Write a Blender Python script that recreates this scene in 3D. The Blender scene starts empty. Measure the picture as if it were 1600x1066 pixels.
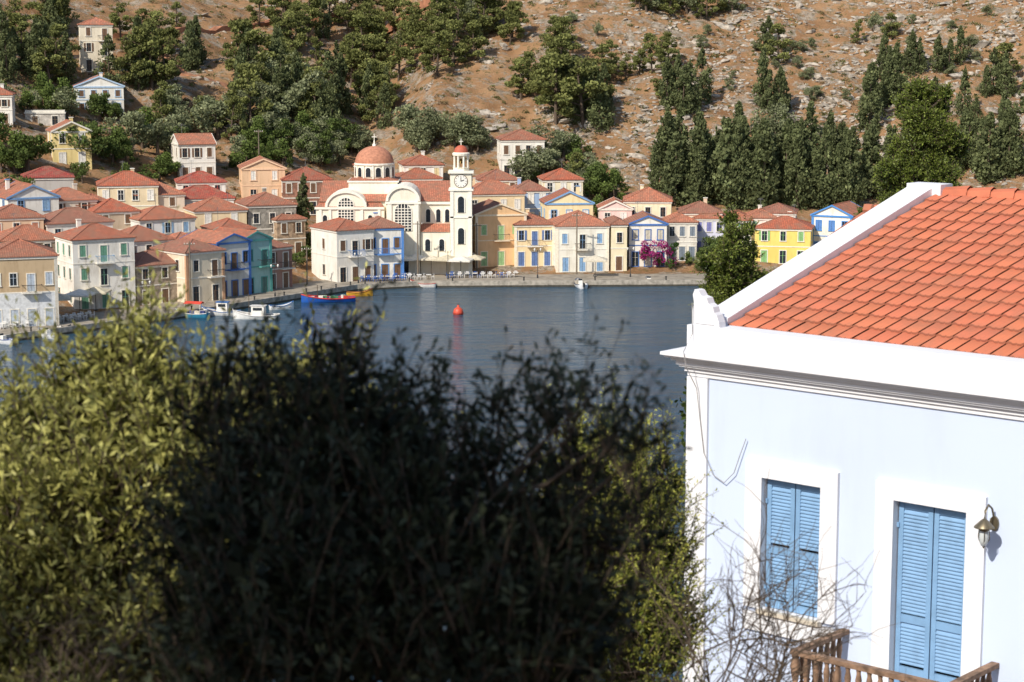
import bpy, math, random
import numpy as np
from mathutils import Vector, Matrix
R=random.Random(7); NR=np.random.RandomState(5)
F=3111.; H0=38.8; P=math.atan(473/F); SP,CP=math.sin(P),math.cos(P)
SC=bpy.context.scene
# ---------------------------------------------------------------- helpers
def lin(c):
    out=[]
    for k in c[:3]:
        k=k/255.; out.append(k/12.92 if k<=.04045 else ((k+.055)/1.055)**2.4)
    return tuple(out)+(1.,)
def ray(u,v):
    a=(u-800)/F; b=(533-v)/F
    return np.array([a,CP+b*SP,-SP+b*CP])
def pos(u,v,t):
    return np.array([0,0,H0])+ray(u,v)*t
def vn(x,y,s,seed=0):
    x=np.asarray(x,float)/s+seed*17.3; y=np.asarray(y,float)/s+seed*9.1
    xi=np.floor(x); yi=np.floor(y); fx=x-xi; fy=y-yi
    fx=fx*fx*(3-2*fx); fy=fy*fy*(3-2*fy)
    h=lambda i,j:(np.sin(i*127.1+j*311.7)*43758.5453)%1.
    return (h(xi,yi)*(1-fx)+h(xi+1,yi)*fx)*(1-fy)+(h(xi,yi+1)*(1-fx)+h(xi+1,yi+1)*fx)*fy-.5
SX=[-400,-200,-110,-65,-47,-32,-24,-15,30,75,140,400]
SY=[150,165,200,254,275,296,307,311,313,318,300,250]
def shore_d(x,y):
    ys=np.interp(x,SX,SY); fac=np.interp(x,[-60,-30,-15],[.63,.68,1.])
    return (y-ys)*fac
def land(x,y):
    x=np.asarray(x,float); y=np.asarray(y,float)
    d=shore_d(x,y)
    far=np.interp(d,[0,1,12,52,500],[-3,.82,.86,11.7,195])
    k=np.clip((d-40)/35,0,1)
    far=far+k*(vn(x,y,22,1)*5+vn(x,y,9,2)*2.6+vn(x,y,3.6,3)*1.2+vn(x,y,1.7,4)*.6)
    near=36.8-.4*np.maximum(y,-40)+vn(x,y,6,5)*.6
    near=np.where(y<-40,52.8,near)
    return np.maximum(np.maximum(far,near),-3)
def hit(u,v,H=0.,t0=225,t1=900):
    d=ray(u,v); ts=np.arange(t0,t1,.5)
    X=d[0]*ts; Y=d[1]*ts; Z=H0+d[2]*ts
    g=land(X,Y)+H
    if H==0: g=np.maximum(g,.0)
    idx=np.where(Z<=g)[0]
    i=idx[0] if len(idx) else len(ts)-1
    return X[i],Y[i],float(land(X[i],Y[i]))
# ---------------------------------------------------------------- materials
MC={}
def newmat(name):
    m=bpy.data.materials.new(name); m.use_nodes=True
    return m,m.node_tree,m.node_tree.nodes['Principled BSDF']
def N(nt,t,**k):
    n=nt.nodes.new(t)
    for a,b in k.items(): setattr(n,a,b)
    return n
def mixc(nt,fac,a,b,mode='MIX'):
    n=nt.nodes.new('ShaderNodeMix'); n.data_type='RGBA'; n.blend_type=mode
    for s,val in ((0,fac),(6,a),(7,b)):
        if hasattr(val,'is_linked') or hasattr(val,'links'): nt.links.new(val,n.inputs[s])
        else: n.inputs[s].default_value=val
    return n.outputs[2]
def ramp(nt,src,stops):
    r=nt.nodes.new('ShaderNodeValToRGB'); el=r.color_ramp.elements
    while len(el)<len(stops): el.new(.5)
    for e,(p,c) in zip(el,stops):
        e.position=p; e.color=c if len(c)==4 else tuple(c)+(1,)
    nt.links.new(src,r.inputs[0]); return r.outputs[0]
def plain(name,c,rough=.6,metal=0.,bump=0.,var=.12,scale=3.):
    key=(name,c)
    if key in MC: return MC[key]
    m,nt,b=newmat(name); L=nt.links
    geo=N(nt,'ShaderNodeNewGeometry')
    n=N(nt,'ShaderNodeTexNoise'); n.inputs['Scale'].default_value=scale; n.inputs['Detail'].default_value=5
    L.new(geo.outputs['Position'],n.inputs['Vector'])
    cc=lin(c); lo=tuple(k*(1-var*1.6) for k in cc[:3])+(1,); hi=tuple(min(1,k*(1+var*.6)) for k in cc[:3])+(1,)
    L.new(ramp(nt,n.outputs[0],[(.3,lo),(.62,hi)]),b.inputs['Base Color'])
    b.inputs['Roughness'].default_value=rough; b.inputs['Metallic'].default_value=metal
    if bump:
        bp=N(nt,'ShaderNodeBump'); bp.inputs['Strength'].default_value=bump; bp.inputs['Distance'].default_value=.02
        L.new(n.outputs[0],bp.inputs['Height']); L.new(bp.outputs[0],b.inputs['Normal'])
    MC[key]=m; return m
def wallmat(c,dirt=.25,name='painted_render'):
    key=('wall',c,dirt)
    if key in MC: return MC[key]
    m,nt,b=newmat(name); L=nt.links
    geo=N(nt,'ShaderNodeNewGeometry')
    mp=N(nt,'ShaderNodeMapping'); mp.inputs['Scale'].default_value=(1.6,1.6,.35); L.new(geo.outputs['Position'],mp.inputs[0])
    n=N(nt,'ShaderNodeTexNoise'); n.inputs['Scale'].default_value=1.; n.inputs['Detail'].default_value=7; n.inputs['Roughness'].default_value=.65
    L.new(mp.outputs[0],n.inputs['Vector'])
    n2=N(nt,'ShaderNodeTexNoise'); n2.inputs['Scale'].default_value=.35; n2.inputs['Detail'].default_value=4
    L.new(geo.outputs['Position'],n2.inputs['Vector'])
    cc=lin(c); d=tuple(k*f for k,f in zip(cc[:3],(.62,.57,.50)))+(1,)
    f1=ramp(nt,n.outputs[0],[(.5,(0,0,0)),(.75,(dirt*2,)*3)])
    f2=ramp(nt,n2.outputs[0],[(.45,(0,0,0)),(.7,(dirt,)*3)])
    o=mixc(nt,f1,cc,d); o=mixc(nt,f2,o,d)
    L.new(o,b.inputs['Base Color']); b.inputs['Roughness'].default_value=.85
    MC[key]=m; return m
def roofmat(c,name='terracotta_tiles'):
    key=('roof',c)
    if key in MC: return MC[key]
    m,nt,b=newmat(name); L=nt.links
    uv=N(nt,'ShaderNodeUVMap')
    br=N(nt,'ShaderNodeTexBrick'); br.offset=0; L.new(uv.outputs[0],br.inputs['Vector'])
    cc=lin(c)
    br.inputs['Color1'].default_value=tuple(k*1.15 for k in cc[:3])+(1,)
    br.inputs['Color2'].default_value=tuple(k*.72 for k in cc[:3])+(1,)
    br.inputs['Mortar'].default_value=tuple(k*.35 for k in cc[:3])+(1,)
    br.inputs['Scale'].default_value=1; br.inputs['Brick Width'].default_value=.3; br.inputs['Row Height'].default_value=.38
    br.inputs['Mortar Size'].default_value=.035; br.inputs['Mortar Smooth'].default_value=.6
    geo=N(nt,'ShaderNodeNewGeometry')
    n=N(nt,'ShaderNodeTexNoise'); n.inputs['Scale'].default_value=.8; n.inputs['Detail'].default_value=6
    L.new(geo.outputs['Position'],n.inputs['Vector'])
    f=ramp(nt,n.outputs[0],[(.4,(0,0,0)),(.7,(.7,.7,.7))])
    o=mixc(nt,f,br.outputs[0],lin((138,108,88)))
    L.new(o,b.inputs['Base Color']); b.inputs['Roughness'].default_value=.85
    bp=N(nt,'ShaderNodeBump'); bp.inputs['Strength'].default_value=.6; bp.inputs['Distance'].default_value=.06
    L.new(br.outputs[1],bp.inputs['Height']); bp.invert=True; L.new(bp.outputs[0],b.inputs['Normal'])
    MC[key]=m; return m
def stonemat(c,name='rubble_stone'):
    key=('stone',c)
    if key in MC: return MC[key]
    m,nt,b=newmat(name); L=nt.links
    geo=N(nt,'ShaderNodeNewGeometry')
    v=N(nt,'ShaderNodeTexVoronoi'); v.inputs['Scale'].default_value=2.6; L.new(geo.outputs['Position'],v.inputs['Vector'])
    n=N(nt,'ShaderNodeTexNoise'); n.inputs['Scale'].default_value=1.2; n.inputs['Detail'].default_value=6; L.new(geo.outputs['Position'],n.inputs['Vector'])
    cc=lin(c)
    o=ramp(nt,v.outputs['Color'],[(.1,tuple(k*.6 for k in cc[:3])),(.9,tuple(k*1.25 for k in cc[:3]))])
    o=mixc(nt,ramp(nt,n.outputs[0],[(.4,(0,0,0)),(.7,(.6,.6,.6))]),o,tuple(k*.5 for k in cc[:3])+(1,))
    L.new(o,b.inputs['Base Color']); b.inputs['Roughness'].default_value=.9
    MC[key]=m; return m
def leafmat(name,trans=.25,rough=.5,spec=.35):
    m,nt,b=newmat(name); L=nt.links
    at=N(nt,'ShaderNodeAttribute'); at.attribute_name='tint'
    L.new(at.outputs[0],b.inputs['Base Color']); b.inputs['Roughness'].default_value=rough
    b.inputs['Specular IOR Level'].default_value=spec
    tr=N(nt,'ShaderNodeBsdfTranslucent'); L.new(at.outputs[0],tr.inputs[0])
    mx=N(nt,'ShaderNodeMixShader'); mx.inputs[0].default_value=trans
    L.new(b.outputs[0],mx.inputs[1]); L.new(tr.outputs[0],mx.inputs[2])
    L.new(mx.outputs[0],nt.nodes['Material Output'].inputs[0]); return m
GLASS=plain('dark_window_glass',(44,50,56),.15,var=.2)
WHITE=plain('white_paint',(232,228,218),.6,var=.05)
BARK=plain('bark',(92,78,64),.9,bump=.6,var=.3,scale=12)
LEAF=leafmat('leaves',.3)
DARKLEAF=leafmat('shade_darkened_olive_leaves',.15,.6,.2)  # for the near olive, whose dark leaf tints carry painted shade
FARLEAF=leafmat('distant_foliage',.22,.8,.1)
# ---------------------------------------------------------------- mesh building
def link(o,parent=None):
    SC.collection.objects.link(o)
    if parent: o.parent=parent
    return o
def empty(name,loc=(0,0,0),rz=0,parent=None):
    e=bpy.data.objects.new(name,None); e.empty_display_size=.5; e.location=loc; e.rotation_euler=(0,0,rz)
    return link(e,parent)
def mesh_uv(me):
    uv=me.uv_layers.new(name='UVMap'); z=Vector((0,0,1))
    for p in me.polygons:
        n=p.normal; e=z.cross(n)
        if e.length<.05: e=Vector((1,0,0)); g=Vector((0,1,0))
        else: e.normalize(); g=n.cross(e)
        for li in p.loop_indices:
            c=me.vertices[me.loops[li].vertex_index].co; uv.data[li].uv=(c.dot(e),c.dot(g))
class Parts:
    def __init__(s): s.d={}
    def g(s,part,mat):
        if part not in s.d: s.d[part]=[mat,[],[]]
        return s.d[part]
    def add(s,part,mat,vs,fs):
        p=s.g(part,mat); o=len(p[1]); p[1].extend([tuple(v) for v in vs]); p[2].extend([tuple(o+i for i in f) for f in fs])
    def box(s,part,mat,x0,x1,y0,y1,z0,z1,f=None):
        vs=[(x,y,z) for z in (z0,z1) for x,y in ((x0,y0),(x1,y0),(x1,y1),(x0,y1))]
        if f: vs=[f(*v) for v in vs]
        s.add(part,mat,vs,[(3,2,1,0),(4,5,6,7),(0,1,5,4),(1,2,6,5),(2,3,7,6),(3,0,4,7)])
    def prism(s,part,mat,poly,f0,f1):
        n=len(poly); vs=[f0(*p) for p in poly]+[f1(*p) for p in poly]
        s.add(part,mat,vs,[tuple(range(n)),tuple(range(2*n-1,n-1,-1))]+[(i,(i+1)%n,n+(i+1)%n,n+i) for i in range(n)])
    def lathe(s,part,mat,prof,cx,cy,n=16,rot=0):
        vs=[];fs=[]
        for r,z in prof:
            for k in range(n):
                a=rot+2*math.pi*k/n; vs.append((cx+r*math.cos(a),cy+r*math.sin(a),z))
        for i in range(len(prof)-1):
            for k in range(n):
                fs.append((i*n+k,i*n+(k+1)%n,(i+1)*n+(k+1)%n,(i+1)*n+k))
        s.add(part,mat,vs,fs)
    def tube(s,part,mat,pts,r,n=6):
        V,Q=tube_np([Vector(p) for p in pts],[r]*len(pts) if not isinstance(r,(list,tuple)) else r,n)
        s.add(part,mat,V,Q)
    def make(s,name,loc=(0,0,0),rz=0,parent=None,smooth=()):
        e=empty(name,loc,rz,parent)
        for k,(mat,v,f) in s.d.items():
            me=bpy.data.meshes.new(k); me.from_pydata(v,[],f); me.update(); mesh_uv(me); me.materials.append(mat)
            if k in smooth:
                for p in me.polygons: p.use_smooth=True
            link(bpy.data.objects.new(k,me),e)
        return e
    def single(s,name,loc=(0,0,0),rz=0,mesh_only=False):
        V=[];Fs=[];M=[];mats=[]
        for k,(mat,v,f) in s.d.items():
            o=len(V); V+=v; Fs+=[tuple(i+o for i in q) for q in f]
            if mat not in mats: mats.append(mat)
            M+=[mats.index(mat)]*len(f)
        me=bpy.data.meshes.new(name); me.from_pydata(V,[],Fs); me.update(); mesh_uv(me)
        for m in mats: me.materials.append(m)
        me.polygons.foreach_set('material_index',M)
        if mesh_only: return me
        o=bpy.data.objects.new(name,me); o.location=loc; o.rotation_euler=(0,0,rz); return link(o)
def tube_np(pts,rad,n=5):
    pts=[Vector(p) for p in pts]; V=[];Q=[]
    for i,p in enumerate(pts):
        d=(pts[min(i+1,len(pts)-1)]-pts[max(i-1,0)])
        if d.length<1e-6: d=Vector((0,0,1))
        d.normalize(); a=d.cross(Vector((0,0,1))).normalized() if abs(d.z)<.9 else d.cross(Vector((0,1,0))).normalized()
        b=d.cross(a)
        for k in range(n):
            t=2*math.pi*k/n; V.append(tuple(p+(a*math.cos(t)+b*math.sin(t))*rad[i]))
    for i in range(len(pts)-1):
        for k in range(n): Q.append((i*n+k,i*n+(k+1)%n,(i+1)*n+(k+1)%n,(i+1)*n+k))
    return V,Q
def quadmesh(name,V,Q,tint=None,midx=None,mats=()):
    V=np.asarray(V,np.float32); Q=np.asarray(Q,np.int32)
    me=bpy.data.meshes.new(name); me.vertices.add(len(V)); me.vertices.foreach_set('co',V.ravel())
    me.loops.add(Q.size); me.loops.foreach_set('vertex_index',Q.ravel())
    me.polygons.add(len(Q)); me.polygons.foreach_set('loop_start',np.arange(len(Q),dtype=np.int32)*4)
    me.polygons.foreach_set('loop_total',np.full(len(Q),4,np.int32))
    if midx is not None: me.polygons.foreach_set('material_index',np.asarray(midx,np.int32))
    if tint is not None:
        at=me.attributes.new('tint','FLOAT_COLOR','FACE')
        at.data.foreach_set('color',np.concatenate([tint,np.ones((len(tint),1))],1).astype(np.float32).ravel())
    for m in mats: me.materials.append(m)
    me.update(calc_edges=True); me.validate(); return me
def nrm(a): return a/(np.linalg.norm(a,axis=1,keepdims=True)+1e-9)
def leaves(C,A,L,W,rng):
    n=len(C); A=nrm(A); B=nrm(np.cross(A,rng.normal(size=(n,3))))
    L=np.broadcast_to(np.asarray(L,float).reshape(-1,1),(n,1)); W=np.broadcast_to(np.asarray(W,float).reshape(-1,1),(n,1))
    V=np.stack([C-A*L/2,C+B*W/2+A*L*.08,C+A*L/2,C-B*W/2+A*L*.08],1).reshape(-1,3)
    return V,np.arange(4*n).reshape(n,4)
class Plant:
    def __init__(s): s.V=[];s.Q=[];s.T=[];s.M=[];s.n=0
    def put(s,V,Q,T,m):
        V=np.asarray(V,float);Q=np.asarray(Q)
        s.V.append(V);s.Q.append(Q+s.n);s.T.append(np.broadcast_to(T,(len(Q),3)));s.M.append(np.full(len(Q),m));s.n+=len(V)
    def tube(s,pts,rad,n=5):
        V,Q=tube_np(pts,rad,n); s.put(V,Q,np.array([.1,.08,.06]),1)
    def mesh(s,name,lm=None):
        return quadmesh(name,np.concatenate(s.V),np.concatenate(s.Q),np.concatenate(s.T),np.concatenate(s.M),(lm or LEAF,BARK))
def L3(c): return np.array(lin(c)[:3])
def clump(pl,rng,c,r,n,size,cols,flat=1.,upbias=.3,shell=.5):
    d=nrm(rng.normal(size=(n,3))); rr=(shell+(1-shell)*rng.rand(n,1)**.6)
    C=np.array(c)+d*rr*np.array(r)
    A=d*.6+rng.normal(size=(n,3))*.7+np.array([0,0,upbias])
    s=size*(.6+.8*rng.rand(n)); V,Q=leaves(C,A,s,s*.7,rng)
    k=rng.rand(n,1)*.6+.4*np.clip((d[:,2:3]+1)/2,0,1)  # paints top light into the tint: upper leaves of a clump are lighter
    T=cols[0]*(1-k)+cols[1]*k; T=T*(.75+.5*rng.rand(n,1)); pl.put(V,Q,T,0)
# far tree species, leaf colours lightened to stand in for haze -------------------------------------------------
def far_pine(seed):
    g=np.random.RandomState(seed); pl=Plant()
    lean=g.uniform(-.08,.08,2)
    pl.tube([(0,0,-.1),(lean[0]*.5,lean[1]*.5,.5),(lean[0],lean[1],.85)],[.028,.02,.008],5)
    for i in range(19):
        z=g.uniform(.18,.98); a=g.uniform(0,6.28); rad=(1-abs(z-.42)*1.3)*.38*g.uniform(.3,1.)
        c=(lean[0]*z+rad*math.cos(a),lean[1]*z+rad*math.sin(a),z)
        pl.tube([(lean[0]*z,lean[1]*z,z-.1),c],[.012,.005],3)
        r=g.uniform(.07,.16); sh=g.uniform(.75,1.3)
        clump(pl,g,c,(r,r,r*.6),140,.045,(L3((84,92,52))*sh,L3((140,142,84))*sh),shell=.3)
    return pl.mesh('pine_mesh',FARLEAF)
def far_cone(seed,wid=.27,dark=1.,pw=1.5,ex=.85):
    g=np.random.RandomState(seed); pl=Plant()
    pl.tube([(0,0,-.1),(0,0,.9)],[.025,.006],5)
    nb=64 if wid>.15 else 34
    for i in range(nb):
        z=g.rand()**1.05; rp=wid*(1-z**pw)**ex*np.clip(z*6,.6,1)+.008; a=g.uniform(0,6.28); rr=rp*g.uniform(.45,1.1)
        s=g.uniform(.045,.09)*(1 if wid>.15 else .75)*(1.2-.75*z); sh=g.uniform(.7,1.3)*dark
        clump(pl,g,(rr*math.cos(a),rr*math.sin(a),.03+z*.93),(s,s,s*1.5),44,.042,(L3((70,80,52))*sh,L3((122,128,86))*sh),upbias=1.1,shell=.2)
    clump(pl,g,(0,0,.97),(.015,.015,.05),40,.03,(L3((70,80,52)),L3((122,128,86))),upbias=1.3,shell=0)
    return pl.mesh('cypress_mesh',FARLEAF)
def far_olive(seed,c0=(94,102,72),c1=(150,154,116)):
    g=np.random.RandomState(seed); pl=Plant()
    pl.tube([(0,0,-.15),(.03,0,.3),(0,.03,.6)],[.05,.035,.01],5)
    for i in range(14):
        a=g.uniform(0,6.28); rr=g.uniform(0,.42); c=(rr*math.cos(a),rr*math.sin(a),g.uniform(.3,.88)-rr*.35)
        r=g.uniform(.1,.22); sh=g.uniform(.75,1.2)
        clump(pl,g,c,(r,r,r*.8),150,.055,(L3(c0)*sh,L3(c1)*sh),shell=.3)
    return pl.mesh('broadleaf_mesh',FARLEAF)
SPEC={'p':[far_pine(i) for i in (1,2,3,4,5)],'c':[far_cone(11,.23,1,1.1),far_cone(12,.26,1,1.),far_cone(13,.2,.95,1.5),far_cone(14,.24,1.05,.9,.95)],
      't':[far_cone(15,.19,1,1.1,.9),far_cone(16,.17,.95,1.3),far_cone(17,.21,1.05,.95,.95),far_cone(18,.16,1.1,1.5)],
      's':[far_cone(21,.11,.9,2.2),far_cone(22,.1,.9,2.)],'o':[far_olive(31),far_olive(32),far_olive(33)],
      'g':[far_olive(41,(74,90,46),(122,138,72)),far_olive(42,(70,84,44),(112,128,70))]}
forest=empty('hillside_forest')
def plant(u,v,kind,h,parent=None,name=None):
    x,y,z=hit(u,v)
    if z<.3: return
    o=bpy.data.objects.new(name or {'p':'pine','c':'cypress','t':'cypress','s':'slim_cypress','o':'olive','g':'broadleaf'}[kind],R.choice(SPEC[kind]))
    s=h*R.uniform(.72,1.2); w=s*R.uniform(.85,1.25); o.location=(x,y,z-.25); o.scale=(w,w,s); o.rotation_euler=(R.uniform(-.04,.04),R.uniform(-.04,.04),R.uniform(0,6.28))
    link(o,forest if name is None else parent)
# ---------------------------------------------------------------- terrain
def axis(segs):
    out=[]
    for a,b,s in segs: out+=list(np.arange(a,b,s))
    return np.array(out)
xs=axis([(-420,-110,12),(-110,110,.9),(110,430,12)]); ys=axis([(-120,230,7),(230,262,2.5),(262,520,.9),(520,950,14)])
XX,YY=np.meshgrid(xs,ys); ZZ=land(XX,YY)
V=np.stack([XX.ravel(),YY.ravel(),ZZ.ravel()],1); nx,ny=len(xs),len(ys)
ii=np.arange(nx-1)[None,:]+nx*np.arange(ny-1)[:,None]; ii=ii.ravel()
Q=np.stack([ii,ii+1,ii+nx+1,ii+nx],1)
m,nt,b=newmat('hillside_soil_and_rock'); L=nt.links
geo=N(nt,'ShaderNodeNewGeometry')
def nz(s,d=8,r=.6,vec=None):
    n=N(nt,'ShaderNodeTexNoise'); n.inputs['Scale'].default_value=s; n.inputs['Detail'].default_value=d; n.inputs['Roughness'].default_value=r
    L.new(vec or geo.outputs['Position'],n.inputs['Vector']); return n.outputs[0]
soil=ramp(nt,nz(.1),[(.3,lin((132,98,68))),(.5,lin((158,122,88))),(.7,lin((172,138,104)))])
rock=ramp(nt,nz(1.1,9,.75),[(.32,lin((92,84,74))),(.6,lin((178,168,152)))])
o=mixc(nt,ramp(nt,nz(.22,9,.78),[(.5,(0,0,0)),(.57,(.85,.85,.85))]),soil,rock)
o=mixc(nt,ramp(nt,nz(.8,7,.75),[(.53,(0,0,0)),(.61,(.8,.8,.8))]),o,lin((98,92,58)))
L.new(o,b.inputs['Base Color']); b.inputs['Roughness'].default_value=.95; b.inputs['Specular IOR Level'].default_value=.1
bp=N(nt,'ShaderNodeBump'); bp.inputs['Strength'].default_value=.9; bp.inputs['Distance'].default_value=.7
L.new(nz(.9,9,.75),bp.inputs['Height']); L.new(bp.outputs[0],b.inputs['Normal'])
link(bpy.data.objects.new('hillside_terrain',quadmesh('terrain',V,Q,None,None,(m,))))
def track(name,pts,w,col):
    V=[];Fc=[]
    P3=[hit(u,v)[:2] for u,v in pts]; S=[]
    for i in range(len(P3)-1):
        for k in range(10): t=k/10; S.append((P3[i][0]*(1-t)+P3[i+1][0]*t,P3[i][1]*(1-t)+P3[i+1][1]*t))
    for i,(x,y) in enumerate(S):
        a=S[max(i-1,0)];c=S[min(i+1,len(S)-1)]; d=Vector((c[0]-a[0],c[1]-a[1])).normalized(); n=Vector((-d.y,d.x))
        zc=max(float(land(x+n.x*q_,y+n.y*q_)) for q_ in (-1,0,1))+.12
        for s in (-1,1): V.append((x+n.x*w*s,y+n.y*w*s,zc))
        for s in (-1,1): V.append((x+n.x*w*s,y+n.y*w*s,zc-2))
    for i in range(len(S)-1):
        a=4*i;b_=a+4; Fc+=[(a,b_,b_+1,a+1),(a,a+2,b_+2,b_),(a+1,b_+1,b_+3,a+3)]
    me=bpy.data.meshes.new(name); me.from_pydata(V,[],Fc); me.materials.append(plain('reddish_earth',col,.95,var=.3,scale=.6)); link(bpy.data.objects.new(name,me))
track('hillside_path',[(150,58),(240,62),(330,52),(430,36),(560,30),(700,8)],1.3,(166,112,82))
track('hillside_path',[(230,66),(290,118),(400,150),(520,128)],1.1,(160,114,86))
# rocks
t=(1+5**.5)/2
ico=np.array([(-1,t,0),(1,t,0),(-1,-t,0),(1,-t,0),(0,-1,t),(0,1,t),(0,-1,-t),(0,1,-t),(t,0,-1),(t,0,1),(-t,0,-1),(-t,0,1)])/1.9
icf=np.array([(0,11,5),(0,5,1),(0,1,7),(0,7,10),(0,10,11),(1,5,9),(5,11,4),(11,10,2),(10,7,6),(7,1,8),(3,9,4),(3,4,2),(3,2,6),(3,6,8),(3,8,9),(4,9,5),(2,4,11),(6,2,10),(8,6,7),(9,8,1)])
def scatter_rocks(n):
    VV=[];FF=[];k=0
    while k<n:
        u=NR.uniform(250,1620) if NR.rand()<.3 else NR.uniform(820,1620); v=NR.uniform(-20,300)
        if NR.rand()>.1+1.5*(vn(u,v,60,8)+.35)*(1.2 if u>1000 else .6): continue
        if v>230 and u<950: continue
        x,y,z=hit(u,v)
        if shore_d(x,y)<38: continue
        for q in range(NR.randint(2,7)):
            s=NR.uniform(.12,.48)*(2.4 if NR.rand()<.07 else 1)
            xx=x+NR.normal()*2.; yy=y+NR.normal()*1.1; zz=float(land(xx,yy))
            M=NR.normal(size=(3,3))*.25+np.eye(3); vv=(ico+NR.normal(size=ico.shape)*.18)@M*s*np.array([1.4,1.1,.75])+np.array([xx,yy,zz+s*.05])
            FF.append(icf+12*len(VV)); VV.append(vv)
        k+=1
    me=bpy.data.meshes.new('rocks'); me.from_pydata(np.concatenate(VV).tolist(),[],np.concatenate(FF).tolist()); me.materials.append(plain('limestone',(168,158,144),.95,var=.35,scale=1.3))
    link(bpy.data.objects.new('hillside_rocks',me))
scatter_rocks(1250)
# shrubs
pl=Plant(); k=0
while k<2100:
    u=NR.uniform(0,1620); v=NR.uniform(-20,330)
    if NR.rand()>.2+1.2*(vn(u,v,60,12)+.5): continue
    x,y,z=hit(u,v)
    if shore_d(x,y)<34: continue
    s=NR.uniform(.25,.9)*(1.6 if NR.rand()<.14 else 1); sh=NR.uniform(.75,1.2)
    c0,c1=((78,82,48),(124,122,78)) if NR.rand()<.7 else ((108,90,62),(146,126,92))
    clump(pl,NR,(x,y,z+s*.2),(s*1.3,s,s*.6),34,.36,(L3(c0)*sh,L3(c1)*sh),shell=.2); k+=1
link(bpy.data.objects.new('hillside_shrubs',pl.mesh('shrubs',FARLEAF)))
# forest clusters (u,v,ru,rv,n,kinds,h)
CL=[(60,115,75,25,16,'ccp',10),(40,60,60,30,10,'pc',10),(215,130,45,15,8,'cpp',11),(230,70,50,30,6,'p',8),(320,105,25,12,4,'cc',12),
(60,185,60,22,9,'og',6.5),(170,255,45,12,5,'g',7.5),(175,195,25,10,3,'g',6),(235,240,35,20,6,'og',7),(340,200,90,30,20,'oocp',7.5),
(430,160,80,45,20,'ccpo',10.5),(480,90,110,50,22,'pcp',10),(560,190,75,25,14,'ccp',11),(450,240,90,18,16,'oog',7),(560,235,60,12,6,'oo',6.5),
(600,90,60,40,9,'p',9),(700,100,55,22,9,'p',9),(740,60,60,25,8,'p',8),(640,30,70,25,6,'p',8),(690,225,50,14,8,'oo',7),
(830,150,22,14,4,'p',9),(905,185,48,20,12,'cpc',11),(870,110,40,30,6,'p',9),(960,110,30,20,3,'p',7),(1060,165,38,18,6,'pc',10),(1010,110,35,20,4,'p',7),
(1000,20,80,14,6,'po',7),(1120,30,80,15,6,'po',6),(1215,90,30,16,3,'cp',8),(1210,165,30,15,4,'c',9.5),(1370,180,40,25,6,'ct',11),(1365,115,30,20,3,'c',9),
(1450,110,30,20,3,'t',8),(1510,110,30,10,2,'c',7),(1570,160,35,30,5,'pc',8),(1500,190,50,25,4,'ct',9),(1300,60,100,30,4,'po',5),
(1080,318,65,8,14,'t',13),(1190,322,60,8,15,'t',13.5),(1290,322,55,8,13,'t',13),(1380,300,50,14,10,'t',12),(1540,270,60,20,10,'t',11),(1240,240,60,16,6,'co',8),(1190,270,170,14,14,'t',11),
(1060,255,40,20,4,'co',7),(880,290,60,14,9,'go',7),(960,310,35,10,5,'go',6),(860,250,40,12,5,'og',7),(730,235,30,10,3,'oo',6),(1450,60,140,50,9,'o',3),(1150,110,120,60,14,'o',2.8),(820,50,120,40,10,'o',3),(1400,120,180,60,10,'o',2.6),
(20,255,35,20,5,'g',8),(200,285,80,10,5,'g',5),(400,262,60,10,5,'go',6),(300,250,40,8,3,'o',5),(500,255,40,8,4,'og',6),(770,40,50,30,4,'o',5),(1150,280,30,10,2,'s',12),(440,180,10,10,2,'s',12),(530,150,10,10,1,'s',12)]
for (u,v,ru,rv,n,ks,h) in CL:
    for i in range(n):
        plant(u+R.uniform(-ru,ru),v+R.uniform(-rv,rv),R.choice(ks),h)
# ---------------------------------------------------------------- water + quay
m,nt,b=newmat('harbour_water'); L=nt.links
geo=N(nt,'ShaderNodeNewGeometry')
b.inputs['Base Color'].default_value=(.028,.075,.12,1); b.inputs['Roughness'].default_value=.09; b.inputs['IOR'].default_value=1.33
mp=N(nt,'ShaderNodeMapping'); mp.inputs['Scale'].default_value=(.6,1.,1); L.new(geo.outputs['Position'],mp.inputs[0])
a1=nz(.55,6,.62,mp.outputs[0]); a2=nz(.1,3,.5,mp.outputs[0]); a3=nz(2.2,3,.5)
ma=N(nt,'ShaderNodeMath',operation='MULTIPLY_ADD'); L.new(a2,ma.inputs[0]); ma.inputs[1].default_value=2.5; L.new(a1,ma.inputs[2])
ma2=N(nt,'ShaderNodeMath',operation='MULTIPLY_ADD'); L.new(a3,ma2.inputs[0]); ma2.inputs[1].default_value=.3; L.new(ma.outputs[0],ma2.inputs[2])
bp=N(nt,'ShaderNodeBump'); bp.inputs['Strength'].default_value=.8; bp.inputs['Distance'].default_value=.5
L.new(ma2.outputs[0],bp.inputs['Height']); L.new(bp.outputs[0],b.inputs['Normal'])
me=bpy.data.meshes.new('water'); me.from_pydata([(-600,60,0),(600,60,0),(600,420,0),(-600,420,0)],[],[(0,1,2,3)]); me.materials.append(m)
link(bpy.data.objects.new('harbour_water',me))
PAVE=plain('concrete_paving',(150,140,124),.9,var=.25,scale=.8)
KERB=plain('quay_kerb_stone',(166,158,144),.9,var=.3,scale=1.5)
q=Parts(); px=[p for p in SX if -200<=p<=140]; py=[SY[SX.index(p)] for p in px]
nor=[]
for i in range(len(px)):
    a=Vector((px[min(i+1,len(px)-1)]-px[max(i-1,0)],py[min(i+1,len(px)-1)]-py[max(i-1,0)],0)).normalized(); nor.append(Vector((-a.y,a.x,0)))
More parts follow.
